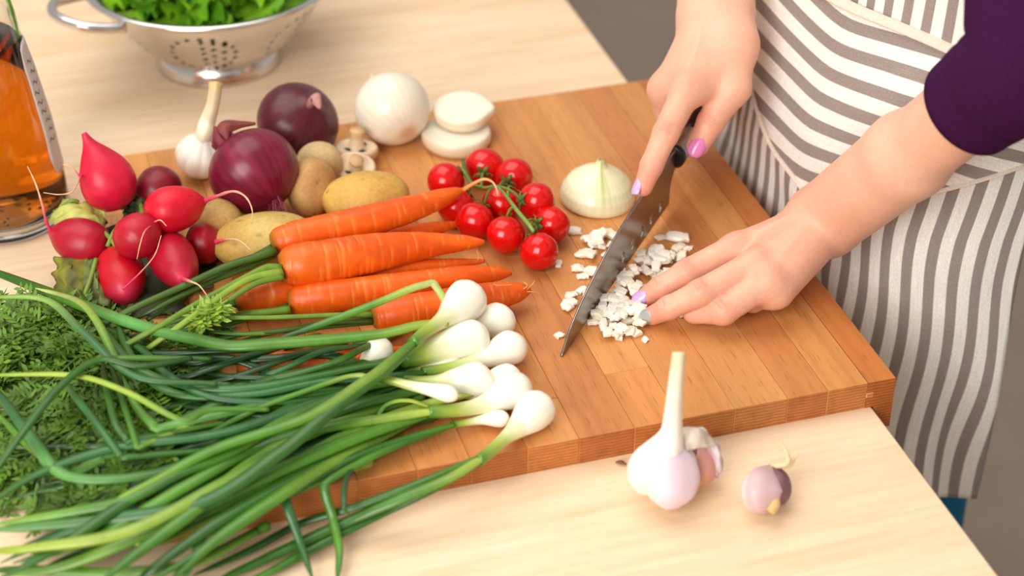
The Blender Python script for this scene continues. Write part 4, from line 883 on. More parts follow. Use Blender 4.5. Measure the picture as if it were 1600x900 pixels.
# the rest of the bunch: necks buried under the others, only leaves in view
rest = [([(620, 560), (520, 574), (420, 594), (320, 640), (200, 690), (40, 700)], 18, DK, .036), ([(610, 620), (500, 640), (360, 690), (220, 770), (100, 850), (0, 905)], 24, MD, .034),
 ([(640, 625), (520, 662), (400, 720), (300, 800), (220, 860), (150, 915)], 26, LT, .034), ([(650, 650), (560, 690), (450, 752), (350, 810), (250, 880), (200, 920)], 25, DK, .028),
 ([(600, 600), (480, 634), (350, 676), (180, 700), (60, 740), (-20, 790)], 20, BL, .040), ([(560, 610), (440, 628), (330, 620), (262, 585), (220, 545), (150, 500)], 15, BL, .040),
 ([(590, 640), (470, 684), (340, 760), (200, 830), (50, 856), (-30, 862)], 24, YG, .036), ([(640, 660), (530, 716), (430, 780), (330, 850), (260, 915)], 24, LT, .028),
 ([(420, 640), (330, 640), (282, 655), (197, 612), (117, 587), (0, 586), (-20, 588)], 13, [G1, G1, lin(150, 176, 60), lin(150, 176, 60), lin(140, 168, 56)], .052), ([(340, 600), (213, 588), (133, 522), (75, 470), (0, 464), (-30, 466)], 15, [G2, GB, GB, lin(130, 168, 80), lin(120, 160, 70)], .054),
 ([(300, 560), (220, 572), (155, 562), (96, 602), (40, 670), (0, 726), (-20, 750)], 15, [G3, G2, G2, G2], .056), ([(330, 560), (180, 560), (150, 500), (120, 470), (55, 450)], 14, [G2, G1, lerp(G1, GY, .5), lerp(GY, W1, .3)], .050),
 ([(350, 660), (200, 690), (180, 660), (165, 600), (160, 560)], 12, DK, .046), ([(360, 700), (190, 715), (150, 660), (110, 610), (98, 590)], 14, [G2, G2, GB, G1], .044), ([(330, 650), (215, 700), (196, 640), (170, 560)], 11, MD, .045),
 ([(500, 740), (400, 800), (322, 836), (300, 880), (280, 920)], 14, BL, .024), ([(560, 730), (460, 770), (380, 820), (250, 900), (210, 925)], 13, MD, .024), ([(460, 600), (360, 560), (300, 566), (240, 548)], 15, DD, .034),
 ([(600, 585), (520, 556), (420, 560), (320, 572), (250, 604)], 16, DD, .030), ([(340, 800), (240, 850), (160, 830), (100, 860), (20, 860)], 14, [G1, lerp(G1, GY, .4), lin(110, 140, 36), G1], .024), ([(400, 830), (300, 880), (180, 895), (40, 890), (-20, 892)], 22, LT, .018),
 ([(560, 660), (420, 726), (280, 790), (130, 822), (0, 880)], 20, BL, .030), ([(520, 600), (430, 650), (330, 700), (250, 730)], 20, DK, .036), ([(590, 700), (545, 740), (538, 790), (548, 806)], 9, [G2, G3, GB], .026), ([(600, 528), (560, 548), (520, 567), (440, 588), (340, 600)], 14, DK, .040), ([(520, 540), (467, 553), (384, 583), (300, 606)], 14, DD, .038), ([(560, 540), (501, 550), (437, 578), (360, 600)], 13, BL, .037), ([(450, 540), (387, 556), (307, 584), (240, 600)], 14, DD, .036), ([(480, 530), (400, 545), (330, 548), (250, 552), (180, 546)], 15, DD, .036), ([(470, 516), (380, 522), (300, 516), (220, 520)], 9, MD, .034), ([(500, 590), (430, 590), (360, 588), (300, 580)], 13, DD, .036), ([(700, 600), (620, 618), (540, 640), (440, 690), (330, 760)], 20, DK, .032), ([(660, 610), (580, 628), (470, 650), (340, 640), (240, 628), (60, 640)], 18, DD, .030)]
lab = ['curving left past the radishes', 'dipping to the lower left corner', 'broad and bright across the lower pile', 'wide and dark along the lower edge', 'bluish and swept far left', 'bluish and hooked upward at the left', 'yellow tipped, level at the bottom left', 'leaving over the bottom edge near the middle', 'thin and yellow green, level at the left edge', 'pale grey green arching to the left edge',
       'dark, crossing the left pile diagonally', 'pale tipped, arching over the bare table corner', 'narrow and upright inside the left pile', 'short and upright over the feathery tops', 'slender and steep amid the feathery tops', 'hanging down to the bottom edge, bluish', 'thin and slanting to the bottom edge', 'dark, bent down toward the feathery tops', 'dark and flat over the buried carrot', 'olive, bent over the bare table', 'broad, light, level along the bottom edge', 'bluish and broad at the lower left', 'dull and short mid pile', 'thin, dropping over the board front', 'dark, slanting beside the lone round bulb', 'short, dark, over the crown of the buried carrot', 'short and bluish across the buried carrot', 'dark and short, under the bright kinked leaf', 'dark and level between carrot crowns and feathery tops', 'very thin, below the front carrot crowns', 'dark, level, along the lower side of the buried carrot', 'dark and straight from the bulbs', 'dark, flat and lowest in the pile']
lab = ['buried spring onion, its leaf '+q for q in lab]
for k in range(16):
    q = k/15; rest.append(([(rng.uniform(590, 660), 562+100*q), (rng.uniform(440, 480), 596+120*q), (330, 632+140*q+rng.uniform(-12, 12)), (rng.uniform(190, 230), 666+160*q), (rng.uniform(20, 150), 700+190*q)], rng.uniform(15, 22), [DK, DD, BL, MD][k % 4], .020+.010*rng.random()))
    lab.append('spring onion buried low in the pile, only stretches of its dark leaf showing')
for k, (pts, wd, cl, zz) in enumerate(rest):
    n_ = len(pts); Z = [zz+.012*math.sin(PI*j/(n_-1)) for j in range(n_)]; Z = [z if q[0] > 230 or z > .03 else max(.006, z*.8) for z, q in zip(Z, pts)]
    q0 = pts[0]; d = unit(np.array(q0, float)-np.array(pts[1], float))
    bl = [(q0[0]+d[0]*s, q0[1]+d[1]*s, zz-.002, r) for s, r in ((26, 7), (18, 9), (6, 8), (-8, 7))] if k not in (8, 9, 10, 11, 12, 13, 14)+tuple(range(24, 31)) else [(q0[0]+d[0]*s, q0[1]+d[1]*s, zz-.012, r) for s, r in ((26, 6), (18, 7), (6, 7), (-8, 6))]
    X = [(q[0], q[1], z) for q, z in zip(pts, Z)]
    B = np.array([[*P(q[0], q[1], q[2]), q[3]*mpp(P(q[0], q[1], q[2]))] for q in bl]); s = crom(B, 14)
    o = thing('spring_onion', lab[k], 'spring onion', np.array([s[5][0], s[5][1], s[:, 2].min()-.004]), 'spring onions of the bunch')
    ts = np.linspace(0, 1, 14); mb = MB(); sweep(mb, s[:, :3], s[:, 3]*np.sqrt(np.clip(1-np.clip(1-ts/.3, 0, 1)**2, .01, 1)), 12, lerp(np.array(cl[0])*.9, np.array(cl[0]), ts[:, None])); put('neck', mb, m_leaf, o)
    Xw = crom([P(*q) for q in kink(X)], 84); tt = np.linspace(0, 1, 84); tg = np.gradient(Xw, axis=0); tg /= np.linalg.norm(tg, axis=1)[:, None]+1e-9
    bend = np.r_[0, np.linalg.norm(np.diff(tg, axis=0), axis=1)]; cs = np.array(cl); ct = np.linspace(0, 1, len(cs)); C = np.stack([np.interp(tt, ct, cs[:, j]) for j in range(3)], -1)
    mb = MB(); sweep(mb, Xw, interp([(0, .7), (.2, 1), (.75, .95), (.93, .62), (1, .12)], tt)*wd*.5*mpp(Xw[20]), 14, C, flat=.62-.3*np.clip(bend/.25, 0, 1), rfun=lambda t, h: 1+.05*np.cos(h*6)); put('leaf', mb, m_leaf, o)

# ------------------------------------------------------------------ kitchen knife, tip on the board, heel raised
K0 = P(877, 557, T+.0004); KH = P(1044, 318, T+.0085)
kd = unit([KH[0]-K0[0], KH[1]-K0[1], 0]); KL = float((KH-K0) @ kd); rise = (KH[2]-K0[2])/KL
kn = unit(np.cross(kd, [0, 0, 1])); kn = kn if kn @ FW < 0 else -kn      # face seen by the camera
ka = unit(kd+np.array([0, 0, rise])); ku = np.cross(kn, ka); ku = ku if ku[2] > 0 else -ku
def KP(s, h, o=0): return K0+ka*s+ku*h+kn*o
knife = thing('kitchen_knife', 'long steel chef knife with a row of holes and black handle, slicing the onion heap', 'knife', K0)
BL_ = KL+.016
sp = [(0, .0006), (.004, .0040), (.012, .0108), (.03, .0205), (.055, .0290), (.09, .0370), (.13, .0415), (.17, .0425), (KL, .0420), (BL_, .0410)]
lo = [(0, 0), (.03, 0), (KL-.012, 0), (KL-.0005, 0), (KL, .0025), (KL+.001, .013), (KL+.004, .020), (KL+.009, .0245), (BL_, .0262)]
NS, NH = 230, 44
ss = np.r_[np.linspace(0, KL-.002, NS-40), np.linspace(KL-.0018, BL_, 40)]
spx = pinterp(sp, ss); lox = np.interp(ss, [q[0] for q in lo], [q[1] for q in lo])
hh = np.linspace(0, 1, NH); S2_ = np.tile(ss[:, None], (1, NH)); H2_ = lox[:, None]+(spx-lox)[:, None]*hh
holes = [(KL-.019-.0188*k, .0088+.0006*k) for k in range(5)]
kill = np.zeros(S2_.shape, bool)
for hs, hc in holes:
    q = np.sqrt(((S2_-hs)/.0027)**2+((H2_-hc)/.0047)**2); kill |= q < 1.0
    m_ = (q >= .72) & (q < 1.42)
    f_ = np.where(m_, 1/np.maximum(q, .01), 1)
    near = m_ & (q < 1.18); kill &= ~near | (q < .82)
    S2_ = np.where(near & (q >= .82), hs+(S2_-hs)*f_, S2_); H2_ = np.where(near & (q >= .82), hc+(H2_-hc)*f_, H2_)
V = K0+S2_[..., None]*ka+H2_[..., None]*ku
F = [(i*NH+j, i*NH+j+1, (i+1)*NH+j+1, (i+1)*NH+j) for i in range(NS-1) for j in range(NH-1) if not (kill[i, j] or kill[i+1, j] or kill[i, j+1] or kill[i+1, j+1])]
mb = MB(); mb.add(V.reshape(-1, 3), F); solid(put('blade', mb, m_blade, knife), .0016, 0)
hx = .0335; Bm_ = [kn, ku]
def kbar(name, s0, s1, prof, mat, n=24):
    mb = MB(); X = np.array([KP(lerp(s0, s1, t), hx+.018*max(0, (lerp(s0, s1, t)-BL_))**1.0) for t in np.linspace(0, 1, n)])
    sweep(mb, X, interp(prof, np.linspace(0, 1, n)), 24, flat=1.28, up0=ku); return put(name, mb, mat, knife)
kbar('collar', KL+.0125, KL+.0175, [(0, .0052), (.1, .0070), (.9, .0072), (1, .0070)], m_black, 8)
kbar('bolster', KL+.0172, KL+.046, [(0, .0069), (.5, .0068), (1, .0074)], m_bolster)
kbar('handle', KL+.0455, KL+.150, [(0, .0076), (.15, .0084), (.5, .0098), (.85, .0092), (.96, .0080), (1, .003)], m_black)

# ------------------------------------------------------------------ chopped onion
def dice_mesh(seed):
    rs = np.random.RandomState(seed); l, w_, h_ = rs.uniform(.0072, .0135), rs.uniform(.0056, .0092), rs.uniform(.0020, .0036)
    k = rs.uniform(.1, .7); rs_sk = rs.uniform(-.6, .6); mb = MB(); n = 6; V = []
    for i in range(n):
        t = i/(n-1)-.5; taper = 1-.35*abs(t)*rs.uniform(.2, 1.6)
        for j, (a, b_) in enumerate(((-.5, -.5), (.5, -.5), (.56, 0), (.5, .5), (0, .58), (-.5, .5), (-.56, 0))):
            V.append((t*l+rs.normal()*.0006+a*w_*rs_sk*.5, a*w_*taper+rs.normal()*.0005, b_*h_*taper+k*.010*(t*t-.25)*-1*.6+rs.normal()*.0001))
    F = [(i*7+j, i*7+(j+1) % 7, (i+1)*7+(j+1) % 7, (i+1)*7+j) for i in range(n-1) for j in range(7)]+[tuple(range(7))[::-1], tuple(range((n-1)*7, n*7))]
    V = np.array(V); V[:, 2] -= V[:, 2].min(); mb.add(V, F, lerp(lin(246, 240, 228), lin(236, 226, 204), rs.random())); return mb, (l, w_, V[:, 2].max())
protos = []
for k in range(9):
    mb, dim = dice_mesh(k); o = put('onion_piece', mb, m_flesh, origin=(0, 0, 0), smooth=False); recalc(o)
    bv = o.modifiers.new('soft_edges', 'BEVEL'); bv.width = .0004; bv.segments = 1; protos.append([o, dim, False])
cell = .0015; hm = {}
def drop(x, y, r, h):
    ks = [(i, j) for i in range(int((x-r)/cell)-1, int((x+r)/cell)+2) for j in range(int((y-r)/cell)-1, int((y+r)/cell)+2) if math.hypot(i*cell-x, j*cell-y) < r]
    vals = sorted(hm.get(k, T) for k in ks); z = vals[-1] if vals else T
    if z > T+.0001: z -= .0010
    for k in ks: hm[k] = max(hm.get(k, T), z+h)
    return z
def piece(px, py, label, group, pi=None, sc=1.0, rot=None, zmax=None):
    if ((px-1030)/40)**2+((py-474)/27)**2 < 1: px -= 62
    pi = rng.randrange(9) if pi is None else pi
    p = P(px, py, T+.002); o0, (l, w_, h_), used = protos[pi]
    dist = (p-K0) @ kn
    if -.002 < (p-K0) @ ka < KL and abs(dist) < .0052: p = p+kn*(.0054*(1 if dist > 0 else -1)-dist)
    if used: o = o0.copy(); COL.objects.link(o)
    else: o = o0; protos[pi][2] = True
    r = .30*(l+w_)*sc; z = drop(p[0], p[1], r, h_*sc*.85)
    if zmax and z > zmax: z = zmax
    top = z > T+.0001
    o.location = (p[0], p[1], z); o.scale = (sc,)*3
    o.rotation_euler = (rng.uniform(-.3, .3) if top else 0, rng.uniform(-.3, .3) if top else 0, rng.uniform(0, 6.28) if rot is None else rot)
    return tag(o, label, 'onion piece', group)
yw = math.atan2(RT[1], RT[0])
for px, py, pi, sc, rot, lab in ((897, 360, 0, 1.05, yw, 'lone rectangular bit of chopped onion between the tomatoes and the half onion'), (915, 396, 3, 1.25, yw-.2, 'pointed oval bit of chopped onion left of the blade'),
    (902, 418, 5, .95, yw, 'squarish bit of chopped onion left of the blade, below the pointed oval one'), (873, 411, 2, .8, yw+1.4, 'sliver of chopped onion beside the nearest tomato'),
    (1060, 371, 6, 1.35, yw-.2, 'long curved strip of chopped onion off by itself above the left hand'), (1033, 369, 1, .7, 0, 'small onion bit at the left end of the long curved strip'),
    (951, 366, 4, 1.1, yw-.6, 'chunk of chopped onion behind the blade nearest the half onion'), (1009, 528, 7, .6, yw+.7, 'tiny yellowish crumb of onion nearest the camera, below the silver nail'), (874, 522, 8, .55, .4, 'tiny bit of onion left of the knife tip')):
    piece(px, py, lab, 'stray bits of chopped onion', pi, sc, rot)
def blob(n, cx, cy, rx, ry, label, group, sc=1.0, zmax=None):
    for _ in range(n):
        a = rng.uniform(0, 6.28); r = math.sqrt(rng.random())
        piece(cx+rx*r*math.cos(a), cy+ry*r*math.sin(a), label, group, None, sc*rng.uniform(.62, 1.0), None, zmax)
G_ = 'chopped onion on the board'
LH = 'small white bit of chopped onion in the heap between mid blade and lilac nail'; LM = 'small white bit of chopped onion in the front heap near the knife tip'; LF = 'white bit of chopped onion at the far side of the heap past the index finger'; LN = 'white bit of chopped onion just left of the silver nail'
blob(52, 1000, 436, 50, 40, LH, G_, 1.0, T+.007); blob(18, 1045, 405, 36, 15, LF, G_, 1.0, T+.006); blob(38, 958, 500, 52, 26, LM, G_, 1.0, T+.005); blob(16, 975, 488, 26, 22, LN, G_, 1.0, T+.006)
LL = 'small white bit of chopped onion scattered left of the blade'
blob(12, 938, 388, 22, 22, LL, G_, 1.05, T+.004); blob(7, 918, 440, 12, 30, LL, G_, 1.0, T+.002); blob(5, 891, 480, 8, 22, LL, G_, .9, T+.002)
blob(6, 1085, 488, 26, 8, 'bit of chopped onion peeping out under the left fingers', G_, .9, T+.001)

# ------------------------------------------------------------------ person
def smin(a, b, k):
    h = np.clip(.5+.5*(b-a)/k, 0, 1); return b*(1-h)+a*h-k*h*(1-h)
def cone(p, a, b, ra, rb):
    ab = b-a; t = np.clip(((p-a) @ ab)/(ab @ ab), 0, 1)
    return np.linalg.norm(p-a-t[..., None]*ab, axis=-1)-(ra+(rb-ra)*t)
def build_sdf(groups, kp):
    """groups[0]: palm/arm prims; the others: one list of prims per finger"""
    def f(p):
        d = None
        for pr in groups[0][0]:
            q = cone(p, *pr); d = q if d is None else smin(d, q, groups[0][1])
        out = d
        for prims, k in groups[1:]:
            e = None
            for pr in prims:
                q = cone(p, *pr); e = q if e is None else smin(e, q, k)
            out = np.minimum(out, smin(d, e, kp))
        return out
    return f
def surface_net(f, lo, hi, h):
    """surface nets on a block-sparse grid"""
    B = 8; lo = np.array(lo, float); n = np.ceil((np.array(hi)-lo)/(h*B)).astype(int)
    cc = np.stack(np.meshgrid(*[np.arange(k) for k in n], indexing='ij'), -1)
    ctr = lo+(cc+.5)*h*B; dc = f(ctr.reshape(-1, 3)).reshape(n)
    D = np.repeat(np.repeat(np.repeat(dc, B, 0), B, 1), B, 2).astype(np.float32)
    act = np.argwhere(np.abs(dc) < h*B*1.25)
    loc = np.stack(np.meshgrid(*[np.arange(B)]*3, indexing='ij'), -1).reshape(-1, 3)
    for c0 in range(0, len(act), 1500):
        idx = (act[c0:c0+1500][:, None, :]*B+loc[None]).reshape(-1, 3)
        D[idx[:, 0], idx[:, 1], idx[:, 2]] = f(lo+(idx+.5)*h)
    s = D < 0
    cnt = np.zeros(np.array(D.shape)-1, np.int8)
    for dx in (0, 1):
        for dy in (0, 1):
            for dz in (0, 1): cnt += s[dx:D.shape[0]-1+dx, dy:D.shape[1]-1+dy, dz:D.shape[2]-1+dz]
    cells = np.argwhere((cnt > 0) & (cnt < 8)); vid = -np.ones(cnt.shape, np.int32); vid[tuple(cells.T)] = np.arange(len(cells))
    acc = np.zeros((len(cells), 3)); num = np.zeros(len(cells))
    corner = [(x, y, z) for x in (0, 1) for y in (0, 1) for z in (0, 1)]
    for a in corner:
        for ax in range(3):
            if a[ax] == 0:
                b_ = list(a); b_[ax] = 1
                da = D[tuple((cells+a).T)]; db = D[tuple((cells+b_).T)]; m = (da < 0) != (db < 0)
                t = np.where(m, da/np.where(m, da-db, 1), 0); p = np.array(a, float)+t[:, None]*(np.array(b_)-np.array(a))
                acc[m] += p[m]; num[m] += 1
    V = lo+(cells+acc/num[:, None]+.5)*h
    F = []
    for ax in range(3):
        u, v = [(1, 2), (2, 0), (0, 1)][ax]
        sl = [slice(None)]*3; sl2 = [slice(None)]*3; sl[ax] = slice(0, -1); sl2[ax] = slice(1, None)
        e = np.argwhere(s[tuple(sl)] != s[tuple(sl2)])
        ok = (e[:, u] > 0) & (e[:, v] > 0) & (e[:, u] < D.shape[u]-1) & (e[:, v] < D.shape[v]-1); e = e[ok]
        q = []
        for du, dv in ((-1, -1), (0, -1), (0, 0), (-1, 0)):
            k = e.copy(); k[:, u] += du; k[:, v] += dv; q.append(vid[tuple(k.T)])
        q = np.stack(q, 1); inside = s[tuple(e.T)]; q[~inside] = q[~inside][:, ::-1]
        F.append(q[(q >= 0).all(1)])
    return V, np.concatenate(F)
def relax(V, F, it=2, k=.5):
    for _ in range(it):
        acc = np.zeros_like(V); c = np.zeros(len(V))
        for a in range(4):
            i, j = F[:, a], F[:, (a+1) % 4]
            np.add.at(acc, i, V[j]); np.add.at(c, i, 1); np.add.at(acc, j, V[i]); np.add.at(c, j, 1)
        V = V+k*(acc/c[:, None]-V)
    return V
SK, SKF, SKL = lin(230, 174, 147), lin(222, 134, 112), lin(238, 196, 172)
def skin_col(V, flush, pale=()):
    k = np.zeros(len(V))
    for c, r, a in flush: k = np.maximum(k, a*np.exp(-(np.linalg.norm(V-c, axis=1)/r)**2))
    C = lerp(SK, SKF, k[:, None]); q = np.zeros(len(V))
    for c, r, a in pale: q = np.maximum(q, a*np.exp(-(np.linalg.norm(V-c, axis=1)/r)**2))
    return lerp(C, SKL, q[:, None])
# --- left hand, palm down on the onion
L = {k: P(*v) for k, v in dict(
 w=(1288, 345, .066), cut=(1486, 190, .193),
 i0=(1150, 388, .056), i1=(1073, 425, .0475), i2=(1032, 449, .0360), i3=(1009, 464, .0285),
 m0=(1180, 414, .059), m1=(1094, 458, .0500), m2=(1045, 481, .0375), m3=(1020, 493, .0285),
 r0=(1201, 439, .055), r1=(1130, 486, .0400), r2=(1086, 486, .0330), r3=(1080, 462, .0285),
 p0=(1213, 454, .047), p1=(1176, 470, .0320), p2=(1140, 464, .0290), p3=(1120, 452, .0290),
 t0=(1240, 362, .050), t1=(1178, 392, .036), t2=(1130, 415, .0315), t3=(1100, 428, .0300)).items()}
fd = unit(L['cut']-L['w']); el_l = L['w']+fd*.245; side = unit(np.cross(fd, -FW))
sh_l = np.array([.15, .10, .50])
palm = [(L['w'], L['i0'], .0165, .0105), (L['w'], L['m0'], .0175, .0112), (L['w'], L['r0'], .0170, .0108), (L['w'], L['p0'], .0160, .0100),
        (L['w']+side*.009, L['w']+fd*.11+side*.004, .0185, .0255), (L['w']-side*.009, L['w']+fd*.11-side*.004, .0185, .0255), (L['w']+fd*.11, el_l, .026, .028), (el_l, sh_l, .030, .040),
        (L['w'], L['t0'], .014, .0145), (L['t0'], lerp(L['t1'], L['m0'], .3), .0130, .011),
        (lerp(L['w'], L['p0'], .45), lerp(L['p0'], L['p1'], .1), .0140, .0100)]
fing = [([(L['i0'], L['i1'], .0106, .0092), (L['i1'], L['i2'], .0090, .0080), (L['i2'], L['i3'], .0080, .0069)], .003),
        ([(L['m0'], L['m1'], .0110, .0096), (L['m1'], L['m2'], .0094, .0082), (L['m2'], L['m3'], .0082, .0070)], .003),
        ([(L['r0'], L['r1'], .0106, .0098), (L['r1'], L['r2'], .0096, .0088), (L['r2'], L['r3'], .0082, .0070)], .003),
        ([(L['p0'], L['p1'], .0098, .0082), (L['p1'], L['p2'], .0080, .0074), (L['p2'], L['p3'], .0072, .0062)], .003),
        ([(L['t0'], L['t1'], .0125, .0100), (L['t1'], L['t2'], .0096, .0090), (L['t2'], L['t3'], .0088, .0072)], .003)]
fL = build_sdf([(palm, .012)]+fing, .006)
allp = np.array(list(L.values())+[el_l])
fullL = lambda p: fL(p)
V1, F1 = surface_net(fullL, np.minimum(allp.min(0), el_l)-.045, allp.max(0)+.05, .00105); V1 = relax(V1, F1, 2)
# tendons, knuckles: small raised ridges along the back of the hand
def ridge(V, F, segs, hgt, wd, upv):
    for a, b_ in segs:
        ab = b_-a; t = np.clip(((V-a) @ ab)/(ab @ ab), 0, 1); q = V-a-t[:, None]*ab; q = q-np.outer(q @ upv, upv)
        d = np.linalg.norm(q, axis=1); up_side = ((V-a-t[:, None]*ab) @ upv) > 0
        V = V+np.outer(hgt*np.exp(-(d/wd)**2)*np.sin(np.clip(t, 0, 1)*PI)**1.5*up_side, upv)
    return V
backL = unit(np.array([-.15, -.25, 1]))
V1 = ridge(V1, F1, [(lerp(L['w'], L[k+'0'], .25), L[k+'0']) for k in 'imr'], .0011, .0028, backL)
def bump(V, c, r, hgt, dirv): return V+np.outer(hgt*np.exp(-(np.linalg.norm(V-c, axis=1)/r)**2), dirv)
for k in 'imr': V1 = bump(V1, L[k+'0']+backL*.009, .0075, .0016, backL)
for k in 'im':
    for j in (-1, 0, 1):
        V1 = bump(V1, L[k+'1']+backL*.0085+unit(L[k+'0']-L[k+'1'])*.0026*j, .0016, -.0005, backL)
def crease(V, C, c, axis, upv, depth=.0005, lat=.0065, wid=.0008):
    q = V-c; al = q @ axis; la = np.linalg.norm(q-np.outer(al, axis), axis=1)
    side_ = ((q-np.outer(al, axis)) @ upv)/np.maximum(la, 1e-6) > .15
    k = np.exp(-(al/wid)**2)*side_*(la < .016)*np.exp(-((q @ np.cross(axis, upv))/.0042)**4)
    C[:] = lerp(C, np.array(lin(186, 96, 78)), (k*.34)[:, None])
    return V-np.outer(depth*k, upv)
fl1 = [(L[k+'0']+backL*.008, .011, .42) for k in 'imr']+[(L[k+'1']+backL*.006, .007, .55) for k in 'imr']+[(L[k+'3'], .016, .6) for k in 'imrp']+[(L['r1'], .011, .4), (lerp(L['w'], L['m0'], .5), .03, .2)]
C1_ = skin_col(V1, fl1, [(L['w']+fd*.10, .05, .6)])
for k, n_c in (('i', (-.0034, -.001, .0014, .0036)), ('m', (-.0034, -.0008, .0018, .0038)), ('r', (-.002, .0016))):
    ax_ = unit(L[k+'0']-L[k+'1'])
    for d_ in n_c: V1 = crease(V1, C1_, L[k+'1']+ax_*d_, ax_, backL)
for k in 'im': V1 = crease(V1, C1_, L[k+'2'], unit(L[k+'1']-L[k+'2']), backL, .0003)
# --- right hand round the knife handle
R_ = {k: P(*v) for k, v in dict(
 w=(1119, 18, .160), i0=(1074, 140, .126), i1=(1040, 209, .109), i2=(1018, 259, .092), i3=(1005, 292, .0815),
 m0=(1040, 140, .116), m1=(1047, 196, .086), r0=(1046, 130, .100), p0=(1062, 122, .088),
 c0=(1148, 70, .146), t1=(1146, 138, .123), t2=(1111, 190, .101), t3=(1090, 228, .0855)).items()}
axp = lambda s, h, o: KP(KL+s, hx+h, o)
R_.update(m2=axp(.056, -.016, -.018), m3=axp(.060, -.019, -.002), r1=axp(.070, .004, -.030), r2=axp(.078, -.016, -.018), r3=axp(.082, -.018, -.002), p1=axp(.092, .004, -.028), p2=axp(.098, -.014, -.018), p3=axp(.102, -.016, -.002))
rd = unit(np.array([.045, .14, .17])); el_r = R_['w']+rd*.24; sh_r = np.array([.15, .46, .52]); sideR = unit(np.cross(rd, -FW))
palmR = [(R_['w'], R_['i0'], .0185, .0112), (R_['w'], R_['m0'], .0185, .0112), (R_['w'], R_['r0'], .0180, .0108), (R_['w'], R_['p0'], .0170, .0100), (R_['i0'], R_['m0'], .0105, .0105),
         (R_['w']+sideR*.009, R_['w']+rd*.11+sideR*.004, .0195, .025), (R_['w']-sideR*.009, R_['w']+rd*.11-sideR*.004, .0195, .025), (R_['w']+rd*.11, el_r, .025, .028), (el_r, sh_r, .030, .040),
         (R_['w'], R_['c0'], .0165, .0160), (R_['c0'], R_['t1'], .0160, .0124), (lerp(R_['w'], R_['c0'], .6), lerp(R_['i0'], R_['t1'], .35), .015, .008)]
finR = [([(R_['i0'], R_['i1'], .0112, .0096), (R_['i1'], R_['i2'], .0094, .0083), (R_['i2'], R_['i3'], .0083, .0070)], .003),
        ([(R_['m0'], R_['m1'], .0112, .0095), (R_['m1'], R_['m2'], .0092, .0082), (R_['m2'], R_['m3'], .0082, .0070)], .003),
        ([(R_['r0'], R_['r1'], .0108, .0092), (R_['r1'], R_['r2'], .0090, .0080), (R_['r2'], R_['r3'], .0080, .0068)], .003),
        ([(R_['p0'], R_['p1'], .0098, .0082), (R_['p1'], R_['p2'], .0080, .0070), (R_['p2'], R_['p3'], .0070, .0060)], .003),
        ([(R_['t1'], R_['t2'], .0122, .0102), (R_['t2'], R_['t3'], .0102, .0084)], .003)]
fR = build_sdf([(palmR, .012)]+finR, .006)
allr = np.array(list(R_.values())+[el_r])
V2, F2 = surface_net(fR, allr.min(0)-.05, allr.max(0)+.05, .00105); V2 = relax(V2, F2, 2)
backR = unit(-FW*.8+UP*.5-RT*.2)
for k in 'im': V2 = bump(V2, R_[k+'0']+backR*.009, .008, .0014, backR)
V2 = ridge(V2, F2, [(lerp(R_['w'], R_[k+'0'], .25), R_[k+'0']) for k in 'im'], .0009, .0028, backR)
for j in (-1, 0, 1): V2 = bump(V2, R_['i1']+backR*.0088+unit(R_['i0']-R_['i1'])*.0026*j, .0016, -.0005, backR)
C2_ = skin_col(V2, [(R_['i0']+backR*.008, .012, .3), (R_['m0']+backR*.008, .011, .4), (R_['i1']+backR*.006, .009, .55), (R_['t2']+backR*.005, .010, .5), (R_['i3'], .018, .7), (R_['t3'], .013, .5)], [(R_['w'], .04, .5)])
for a_, b_, n_c in (('i0', 'i1', (-.0036, -.0012, .0014, .0038)), ('t1', 't2', (-.0026, 0, .0026))):
    ax_ = unit(R_[a_]-R_[b_])
    for d_ in n_c: V2 = crease(V2, C2_, R_[b_]+ax_*d_, ax_, unit(-FW*.8+UP*.3))
# --- torso, legs (under the clothes)
BC = np.array([.135, .285])
def ell(z, ax, ay, n=40, cx=0): a = np.arange(n)*2*PI/n; return np.stack([BC[0]+cx+ax*np.cos(a), BC[1]+ay*np.sin(a), np.full(n, z)], -1)
def stack(mb, rings, col):
    n = len(rings[0]); V = np.concatenate(rings); F = [(i*n+j, i*n+(j+1) % n, (i+1)*n+(j+1) % n, (i+1)*n+j) for i in range(len(rings)-1) for j in range(n)]
    V = np.vstack([V, rings[0].mean(0), rings[-1].mean(0)]); m = len(rings)*n
    F += [(m, (j+1) % n, j) for j in range(n)]+[(m+1, m-n+j, m-n+(j+1) % n) for j in range(n)]
    mb.add(V, F, col)
person = thing('person', 'person in a striped linen apron and purple sleeves chopping onion, hands and forearms in view', 'person', (BC[0], BC[1], -.75))
mb = MB()
mb.add(V1, F1.tolist(), C1_); mb.add(V2, F2.tolist(), C2_)
stack(mb, [ell(z, ax, ay) for z, ax, ay in ((-.04, .075, .118), (.05, .070, .112), (.2, .062, .108), (.32, .060, .125), (.45, .066, .15), (.52, .06, .10), (.56, .04, .045), (.60, .038, .04))], SK)
for sg in (-1, 1):
    sweep(mb, crom([(BC[0], BC[1]+sg*.062, -.02), (BC[0]+.030, BC[1]+sg*.07, -.3), (BC[0]+.015, BC[1]+sg*.085, -.66), (BC[0]-.01, BC[1]+sg*.085, -.73)], 20), interp([(0, .055), (.4, .048), (.7, .042), (1, .034)], np.linspace(0, 1, 20)), 20, SK)
put('body', mb, m_skin, person)
